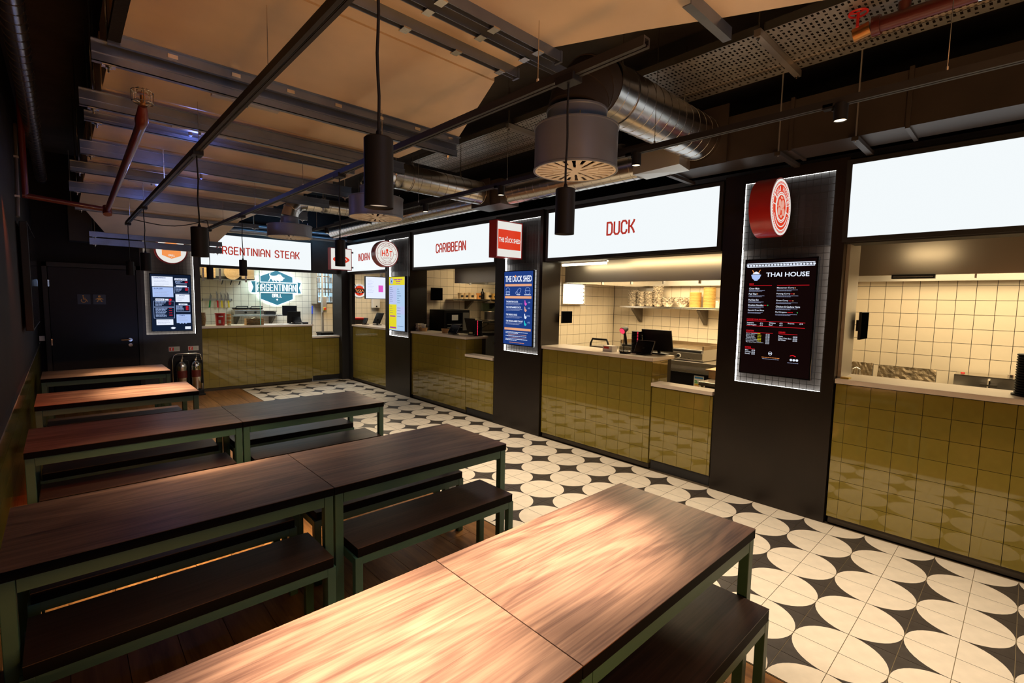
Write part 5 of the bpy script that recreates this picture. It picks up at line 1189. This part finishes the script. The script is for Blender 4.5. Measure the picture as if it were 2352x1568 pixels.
tilt_screen('card_tablet', 'black customer tablet with a thin pale rim on the CARIBBEAN counter', 'tablet', 4.56, 6.30, CT, .235, .16, 32, rim='galv', lift=.02)
tilt_screen('till_monitor', 'black till screen seen from behind on the CARIBBEAN counter', 'monitor', 4.78, 6.06, CT, .26, .23, -16, face='black_plastic', lift=.04)

# ================================================================ INDIAN stall
t = thing('menu_screen', 'wide pale menu screen hanging inside the INDIAN stall', 'screen', (5.20, 10.6, 1.71), 'B'); MB().box(-.015, .84, -.015, .515, -.05, 0).obj('bezel', 'black_gloss', t); MB().box(0, .825, 0, .50, 0, .002).obj('display', 'scr_white', t)
mb = MB(); bx(mb, .32, .44, .15, .31, .002); mb.obj('magenta_panel', 'scr_magenta', t); mb = MB(); lines(mb, .05, .26, [(.42-.035*k, .5+.4*((k*5) % 3)/3) for k in range(9)], .010, .0022, 2); mb.obj('small_print', 'scr_lav', t)
MB().box(.38, .44, .515, 1.14, -.04, -.01).obj('ceiling_bracket', 'black_paint', t)
t = thing('oval_wall_sign', 'oval black and red wall sign reading TIKKA NATION inside the INDIAN stall', 'sign', (5.87, 12.34, 1.905), 'B')
def oval(rx, ry, z0, z1, n=36): return MB().prism([(rx*math.cos(2*PI*k/n), ry*math.sin(2*PI*k/n)) for k in range(n)], z0, z1)
oval(.20, .175, -.02, .0).obj('backing', 'face_white', t); oval(.135, .135, .001, .004).obj('red_disc', 'face_red', t); oval(.20, .062, .004, .007).obj('black_band', 'scr_black', t)
text('TIKKA', -.12, .12, -.025, .035, 'scr_orange', t, .009, bold=.03); text('NATION', -.06, .06, -.052, -.034, 'face_white', t, .009, bold=.02); ring_text('EXPRESS', .152, 130, 50, .03, 'scr_navy', t, .003)
tilt_screen('card_tablet', 'small blue-lit tablet on the left of the INDIAN counter', 'tablet', 4.60, 9.46, CT, .16, .12, 20, face='icon_blue', rim='galv', lift=.025)
tilt_screen('till_monitor', 'black till screen leaning back on the INDIAN counter', 'monitor', 4.74, 9.22, CT, .30, .24, 24, face='black_gloss', lift=.03)
t = thing('takeaway_box', 'small black holder at the right end of the INDIAN counter', 'holder', (4.70, 8.62, CT)); MB().box(-.04, .04, -.05, .05, 0, .14).obj('body', 'black_plastic', t, bevel=.003); MB().box(-.03, .03, -.04, .04, .14, .16).obj('cards', 'label_white', t)
t = thing('red_tray', 'bright red tray on a stand at the back left of the INDIAN stall', 'tray', (5.0, 10.6, 1.22)); MB().box(-.25, .12, -.2, .2, 0, .04).obj('tray', 'red_plastic', t, bevel=.005); MB().box(-.2, .1, -.15, .15, -1.22, 0).obj('stand', 'steel_rough', t)
t = thing('security_camera', 'black dome camera beside the corner post above the INDIAN counter', 'camera', (4.75, 10.4, 2.50)); MB().lathe([(.001, -.12), (.05, -.11), (.07, -.06), (.075, 0), (.001, 0)], n=20).obj('dome', 'black_gloss', t, smooth=True); MB().cyl((0, 0, 0), (0, 0, .36), .02, n=10).obj('drop_rod', 'black_plastic', t); MB().tube([(0, .05, 0), (.15, .1, -.2), (.10, .1, -.4), (.35, .3, -.7)], .006, 6).obj('cable', 'black_plastic', t)
t = thing('wall_dispenser', 'white soap dispenser below the INDIAN menu screen', 'dispenser', (6.2, 12.33, 1.45), 'B'); MB().box(0, .22, 0, .26, -.0, .1).obj('body', 'white_plastic', t, bevel=.01); MB().box(.09, .13, .02, .06, .1, .11).obj('lever', 'black_plastic', t)

# ================================================================ Argentinian stall
t = thing('neon_wall_sign', 'glowing teal hexagon wall sign reading ARGENTINIAN GRILL with a white bull', 'sign', (3.775, 12.31, 1.915), 'B')
hexp = [(0, .42), (.37, .27), (.37, -.27), (0, -.42), (-.37, -.27), (-.37, .27)]
MB().prism(hexp, -.03, .0).obj('hexagon_panel', 'teal_panel', t)
MB().prism([(a*.93, b*.93) for a, b in hexp], -.040, -.031).box(-.53, .53, -.10, .12, -.040, -.0315).obj('halo_light', 'halo', t)
MB().prism([(-.57, .145), (.57, .145), (.52, .01), (.57, -.125), (-.57, -.125), (-.52, .01)], -.03, -.003).obj('ribbon_tail', 'teal_panel', t)
MB().box(-.46, .46, -.115, .125, 0, .018).obj('banner', 'teal_panel', t)
def outline(P, wd, z, closed=True):
    mb = MB(); Q = P+[P[0]] if closed else P
    for a, b in zip(Q[:-1], Q[1:]):
        dd = Vector((b[0]-a[0], b[1]-a[1], 0)).normalized()*wd*.4; mb.bar((a[0]-dd.x, a[1]-dd.y, z), (b[0]+dd.x, b[1]+dd.y, z), wd, .012)
    return mb
outline([(-.37, .13), (-.37, .27), (0, .42), (.37, .27), (.37, .13)], .018, .006, False).obj('neon_outline', 'neon_white', t); outline([(-.37, -.12), (-.37, -.27), (0, -.42), (.37, -.27), (.37, -.12)], .018, .006, False).obj('neon_outline', 'neon_white', t)
outline([(-.46, -.115), (.46, -.115), (.46, .125), (-.46, .125)], .022, .022).obj('neon_outline', 'neon_white', t)
outline([(.46, .15), (.57, .145), (.52, .01), (.57, -.125), (.46, -.125)], .013, .004, False).obj('neon_outline', 'neon_white', t); outline([(-.46, .15), (-.57, .145), (-.52, .01), (-.57, -.125), (-.46, -.125)], .013, .004, False).obj('neon_outline', 'neon_white', t)
glyphs('ARGENTINIAN', -.435, .435, -.085, .095, 'neon_bright', t, z=.019, t=.115)
glyphs('GRILL', -.11, .11, -.225, -.145, 'neon_bright', t, z=.002, t=.22)
MB().prism([(0, -.25), (.025, -.278), (0, -.305), (-.025, -.278)], .001, .006).obj('diamond', 'neon_bright', t)
MB().prism([(-.19, .150), (-.165, .150), (-.155, .185), (-.125, .215), (-.10, .175), (-.085, .150), (-.065, .150), (-.07, .185), (-.03, .165), (-.02, .148), (.0, .148), (-.005, .18), (.05, .158), (.06, .145), (.085, .148), (.08, .17), (.12, .165), (.145, .195), (.15, .22), (.185, .235), (.175, .25), (.15, .25), (.12, .28), (.09, .32), (.04, .325), (.0, .295), (-.06, .285), (-.11, .285), (-.15, .30), (-.135, .335), (-.15, .345), (-.165, .32), (-.165, .29), (-.15, .265), (-.155, .22), (-.175, .18)], .001, .008).obj('bull_figure', 'neon_bright', t)
t = thing('knife_rack', 'magnetic knife rack on the tiled wall at the left of the Argentinian stall', 'knife rack', (2.25, 12.385, 1.59), 'B'); MB().box(0, .58, 0, .05, 0, .02).obj('bar', 'steel_rough', t); MB().box(0, .01, 0, .05, .02, .024).box(.57, .58, 0, .05, .02, .024).obj('end_cap', 'black_plastic', t)
for k, (x, mm, tilt, ln, lb) in enumerate(((2.40, 'green_plastic', -.12, .30, 'green-handled'), (2.54, 'red_plastic', .03, .36, 'red-handled'), (2.62, 'yellow_plastic', .04, .32, 'left yellow-handled'), (2.70, 'tub_cream', .02, .28, 'cream-handled'), (2.755, 'yellow_plastic', .05, .34, 'right yellow-handled'))):
    t = thing('kitchen_knife', lb+' kitchen knife on the knife rack', 'knife', (x, 12.36, 1.60), 'B', group='knives on the rack')
    B_ = MB().prism([(0-.02, 0), (.02, 0), (.018, ln*.35), (-.02, ln*.62)], 0, .003); B_.v = [(v[0]*math.cos(tilt)-v[1]*math.sin(tilt), v[0]*math.sin(tilt)+v[1]*math.cos(tilt), v[2]) for v in B_.v]; B_.obj('blade', 'steel', t)
    H_ = MB().box(-.016, .014, -.16, 0, -.004, .012); H_.v = [(v[0]*math.cos(tilt)-v[1]*math.sin(tilt), v[0]*math.sin(tilt)+v[1]*math.cos(tilt), v[2]) for v in H_.v]; H_.obj('handle', mm, t, bevel=.003)
t = thing('extractor_hood', 'steel hood with hanging boards at the upper left of the Argentinian stall', 'extractor hood', (1.78, 11.45, 2.05)); MB().box(0, 1.28, 0, .9, 0, .75).obj('canopy', 'steel_rough', t); MB().box(0, 1.28, -.012, 0, 0, .06).obj('lip', 'black_paint', t)
for k in range(3): MB().bar((.68+.16*k, -.02, -.02), (.65+.16*k, -.03, -.11), .02, .012).obj('hook', 'black_plastic', t)
t = thing('round_board', 'round wooden board hanging on the hood', 'board', (2.63, 11.41, 2.20), 'B'); MB().cyl((0, 0, 0), (0, 0, .02), .155, n=36).obj('board', 'ply', t); MB().ring(0, 0, .06, .066, .02, .022, 32).ring(0, 0, .10, .106, .02, .022, 32).obj('groove', 'kraft', t)
for x, lb in ((2.20, 'square wooden board hanging left of the round one'), (2.92, 'square wooden board hanging right of the round one')):
    t = thing('square_board', lb, 'board', (x-.12, 11.41, 2.07), 'B'); MB().box(0, .24, 0, .26, 0, .02).obj('board', 'ply', t, bevel=.004); MB().box(.07, .17, .08, .17, .02, .022).obj('brand_mark', 'kraft', t)
wall_shelf('steel wall shelf with the contact grill in the Argentinian stall', (2.75, 12.392, 1.285), 'B', 1.05, .38, (.1, .85), bh=.25)
t = thing('contact_grill', 'double contact grill with black lids on the Argentinian stall shelf', 'grill', (2.80, 12.05, 1.287)); MB().box(0, .60, 0, .30, 0, .11).obj('body', 'steel', t, bevel=.004)
for k in range(2): MB().box(.01+.30*k, .28+.30*k, -.01, .28, .13, .155).obj('lid', 'black_plastic', t, bevel=.006); MB().tube([(.03+.30*k, -.05, .19), (.26+.30*k, -.05, .19)], .012, 8).bar((.03+.3*k, -.05, .19), (.03+.3*k, .02, .15), .012).bar((.26+.3*k, -.05, .19), (.26+.3*k, .02, .15), .012).obj('lid_handle', 'black_plastic', t); MB().box(.02+.30*k, .27+.30*k, .0, .26, .11, .13).obj('plate', 'griddle', t)
for x in (.22, .42): MB().cyl((x, 0, .055), (x, -.025, .055), .022, n=16).obj('knob', 'black_plastic', t, smooth=True)
t = thing('receipt_printer', 'black tray and small printer on the Argentinian stall shelf', 'printer', (3.46, 12.1, 1.287)); MB().box(0, .22, 0, .25, 0, .07).obj('body', 'black_plastic', t, bevel=.006); MB().box(-.03, .24, -.01, .25, .075, .088).obj('cover', 'steel', t)
t = thing('till_monitor', 'black monitor below the neon sign behind the Argentinian till', 'monitor', (3.80, 12.02, 1.26), 'B'); MB().box(0, .33, 0, .24, -.03, 0).obj('casing', 'black_plastic', t, bevel=.004); MB().box(.01, .32, .01, .23, 0, .001).obj('display', 'black_gloss', t); MB().box(.12, .2, -.26, .1, -.06, -.03).box(.05, .27, -.28, -.26, -.12, .04).obj('stand', 'black_plastic', t)
t = thing('steel_bench', 'steel bench along the back of the Argentinian stall', 'bench unit', (2.0, 11.75, 0)); MB().box(0, 2.2, 0, .6, .93, .98).obj('top', 'steel', t); MB().box(.02, 2.18, .03, .6, .1, .92).obj('body', 'steel_rough', t)
AY = 10.16
t = thing('red_tub', 'bright red printed tub on the Argentinian counter', 'tub', (2.12, AY, CT)); MB().lathe([(.001, 0), (.070, 0), (.080, .21), (.001, .21)], n=28).obj('body', 'red_plastic', t, smooth=True); MB().lathe([(.086, .205), (.086, .225), (.001, .225)], n=28).obj('lid', 'red_plastic', t, smooth=True)
q = MB(); q.v = [(math.sin(a)*.0785, -math.cos(a)*.0785, b) for a in (-.5, -.25, 0, .25, .5) for b in (.155, .185)]; [q.face([2*k, 2*k+2, 2*k+3, 2*k+1]) for k in range(4)]; n0 = len(q.v); q.v += [(math.sin(a)*.077, -math.cos(a)*.077, b) for a in (-.55, -.3, -.05) for b in (.04, .10)]; [q.face([n0+2*k, n0+2*k+2, n0+2*k+3, n0+2*k+1]) for k in range(2)]; q.obj('label', 'label_white', t)
t = thing('spice_jar', 'tall clear jar with orange labels beside the red tub', 'jar', (2.265, AY, CT)); MB().lathe([(.001, 0), (.034, 0), (.036, .18), (.001, .18)], n=20).obj('body', 'tub_cream', t, smooth=True); MB().lathe([(.037, .18), (.037, .205), (.001, .205)], n=20).obj('lid', 'tub_orange', t, smooth=True); MB().lathe([(.0372, .04), (.0372, .06), (.0372, .075)], n=20).lathe([(.0372, .11), (.0372, .15)], n=20).obj('label', 'tub_orange', t)
t = thing('wooden_crate', 'brown wooden crate with napkins on the Argentinian counter', 'crate', (2.54, AY-.08, CT)); 
for z in (0, .042, .084): MB().box(0, .30, 0, .012, z, z+.036).obj('slat', 'wicker', t); MB().box(0, .30, .148, .16, z, z+.036).obj('slat', 'wicker', t); MB().box(0, .012, .013, .147, z, z+.036).obj('slat', 'kraft', t); MB().box(.288, .30, .013, .147, z, z+.036).obj('slat', 'kraft', t)
MB().box(.02, .28, .02, .14, .01, .115).prism([(.10, .115), (.16, .14), (.24, .13), (.27, .115)], .03, .13, 'xz').obj('napkins', 'print_paper', t)
t = thing('woven_basket', 'brown woven basket at the left end of the Argentinian counter', 'basket', (1.83, AY, CT)); MB().lathe([(.001, 0), (.05, 0), (.07, .10), (.06, .22), (.055, .22), (.06, .10), (.045, .01), (.001, .01)], n=24).obj('body', 'wicker', t, smooth=True); MB().lathe([(.055, .22), (.062, .225), (.060, .235), (.052, .23)], n=24).obj('rim', 'wicker', t)
t = thing('till_monitor', 'black till monitor on the Argentinian counter', 'monitor', (3.30, AY, CT), 'B'); 
mb = MB().box(0, .26, .03, .25, -.02, 0); mb.v = [(v[0]+v[1]*.14, v[1], v[2]-v[1]*.4) for v in mb.v]; mb.obj('casing', 'black_plastic', t); MB().box(.06, .24, 0, .015, -.12, .05).box(.12, .17, .01, .12, -.08, -.05).obj('foot', 'black_plastic', t)
t = thing('card_tablet', 'small dark tablet in front of the Argentinian till', 'tablet', (3.40, AY-.09, CT), 'B'); mb = MB().box(0, .16, .025, .15, -.012, 0); mb.v = [(v[0]-v[1]*.12, v[1], v[2]-v[1]*.35) for v in mb.v]; mb.obj('casing', 'black_gloss', t); MB().box(0, .14, 0, .02, -.06, .02).obj('foot', 'black_plastic', t)
t = thing('card_reader', 'black card reader at the right of the Argentinian till', 'card reader', (3.60, AY-.05, CT)); MB().box(-.02, .08, -.05, .05, 0, .035).obj('body', 'black_plastic', t, bevel=.008); MB().box(-.01, .07, -.03, .02, .035, .037).obj('screen', 'black_gloss', t)
t = thing('paper_roll', 'white paper slips left of the Argentinian till', 'paper', (3.10, AY-.03, CT)); MB().box(0, .12, -.03, .05, 0, .006).obj('sheet', 'label_white', t).rotation_euler = (0, 0, .3); MB().box(.03, .11, -.02, .04, .007, .011).obj('sheet', 'label_white', t)
t = thing('glass_screen', 'clear glass guard on the left half of the Argentinian counter', 'glass guard', (1.77, 10.0, CT), 'B'); MB().box(0, .985, 0, 1.035, -.004, .004).obj('pane', 'clear_glass', t); MB().box(.985, .995, 0, 1.035, -.005, .005).obj('edge', 'glass_edge', t)
for x in (.06, .32, .74): MB().box(x, x+.03, .80, 1.03, .004, .014).obj('clamp', 'steel', t)
# right-hand side of the Argentinian stall: bright fridge, pipes, switch boxes, broom
t = thing('glass_cabinet', 'cold bright glass cabinet at the right of the Argentinian stall', 'cabinet', (4.60, 12.0, 1.55)); MB().box(0, .42, 0, .38, 0, .04).box(0, .42, 0, .38, 1.0, 1.04).box(0, .03, 0, .38, .04, 1.0).box(.39, .42, 0, .38, .04, 1.0).obj('casing', 'steel', t); MB().box(.03, .39, .34, .38, .04, 1.0).obj('lit_back', 'cool_window', t)
mb = MB(); [mb.box(.03, .39, .02, .33, z, z+.012) for z in (.28, .52, .76)]; mb.obj('shelf', 'steel', t)
mb = MB(); r = random.Random(3); [mb.cyl((.07+.07*i, .2, z+.012), (.07+.07*i, .2, z+.012+r.uniform(.08, .16)), .028, n=8) for z in (.04, .28, .52, .76) for i in range(5)]; mb.obj('stock', 'white_plastic', t)
t = thing('steel_pipes', 'row of vertical steel pipes beside the bright cabinet', 'pipe', (4.50, 11.7, 0)); 
for k in range(4): MB().cyl((.06+.075*k, .05, 1.75), (.06+.075*k, .05, 2.86), .014, n=10).obj('pipe', 'steel', t, smooth=True)
MB().box(.03, .33, .065, .075, 2.2, 2.23).box(.03, .33, .065, .075, 1.9, 1.93).obj('support_bar', 'steel', t)
t = thing('switch_box', 'grey isolator box with a yellow switch by the corner post', 'switch box', (4.58, 11.6, 1.35)); MB().box(.03, .07, .11, .15, -1.35, 1.5).obj('mounting_post', 'steel_rough', t); MB().box(0, .10, 0, .10, 0, .38).obj('casing', 'steel_rough', t, bevel=.004); MB().box(.02, .08, -.02, 0, .05, .12).obj('switch', 'yellow_plastic', t); MB().cyl((.05, -.02, .09), (.05, -.04, .09), .025, n=14).obj('knob', 'red_plastic', t)
t = thing('cardboard_flat', 'folded brown cardboard standing beside the corner post', 'cardboard', (4.72, 11.2, 0)); MB().box(0, .16, 0, .05, 0, 1.82).obj('sheet', 'kraft', t); MB().box(.02, .13, -.05, 0, 0, 1.75).obj('sheet', 'galv', t)
t = thing('broom', 'blue-handled broom leaning in the Argentinian stall', 'broom', (4.40, 11.9, 0)); MB().tube([(.0, 0, .05), (.10, .15, 1.30)], .012, 8).obj('pole', 'galv_beam', t); MB().tube([(.10, .15, 1.30), (.113, .17, 1.50)], .018, 8).obj('grip', 'blue_plastic', t); MB().box(-.12, .12, -.03, .03, 0, .06).obj('brush', 'black_plastic', t)
t = thing('waste_bin', 'dark bin at the foot of the broom', 'bin', (4.58, 11.7, 0)); MB().box(0, .36, 0, .3, 0, .82).obj('body', 'black_plastic', t, bevel=.01); MB().box(-.01, .37, -.01, .31, .82, .86).obj('lid', 'black_plastic', t, bevel=.01)
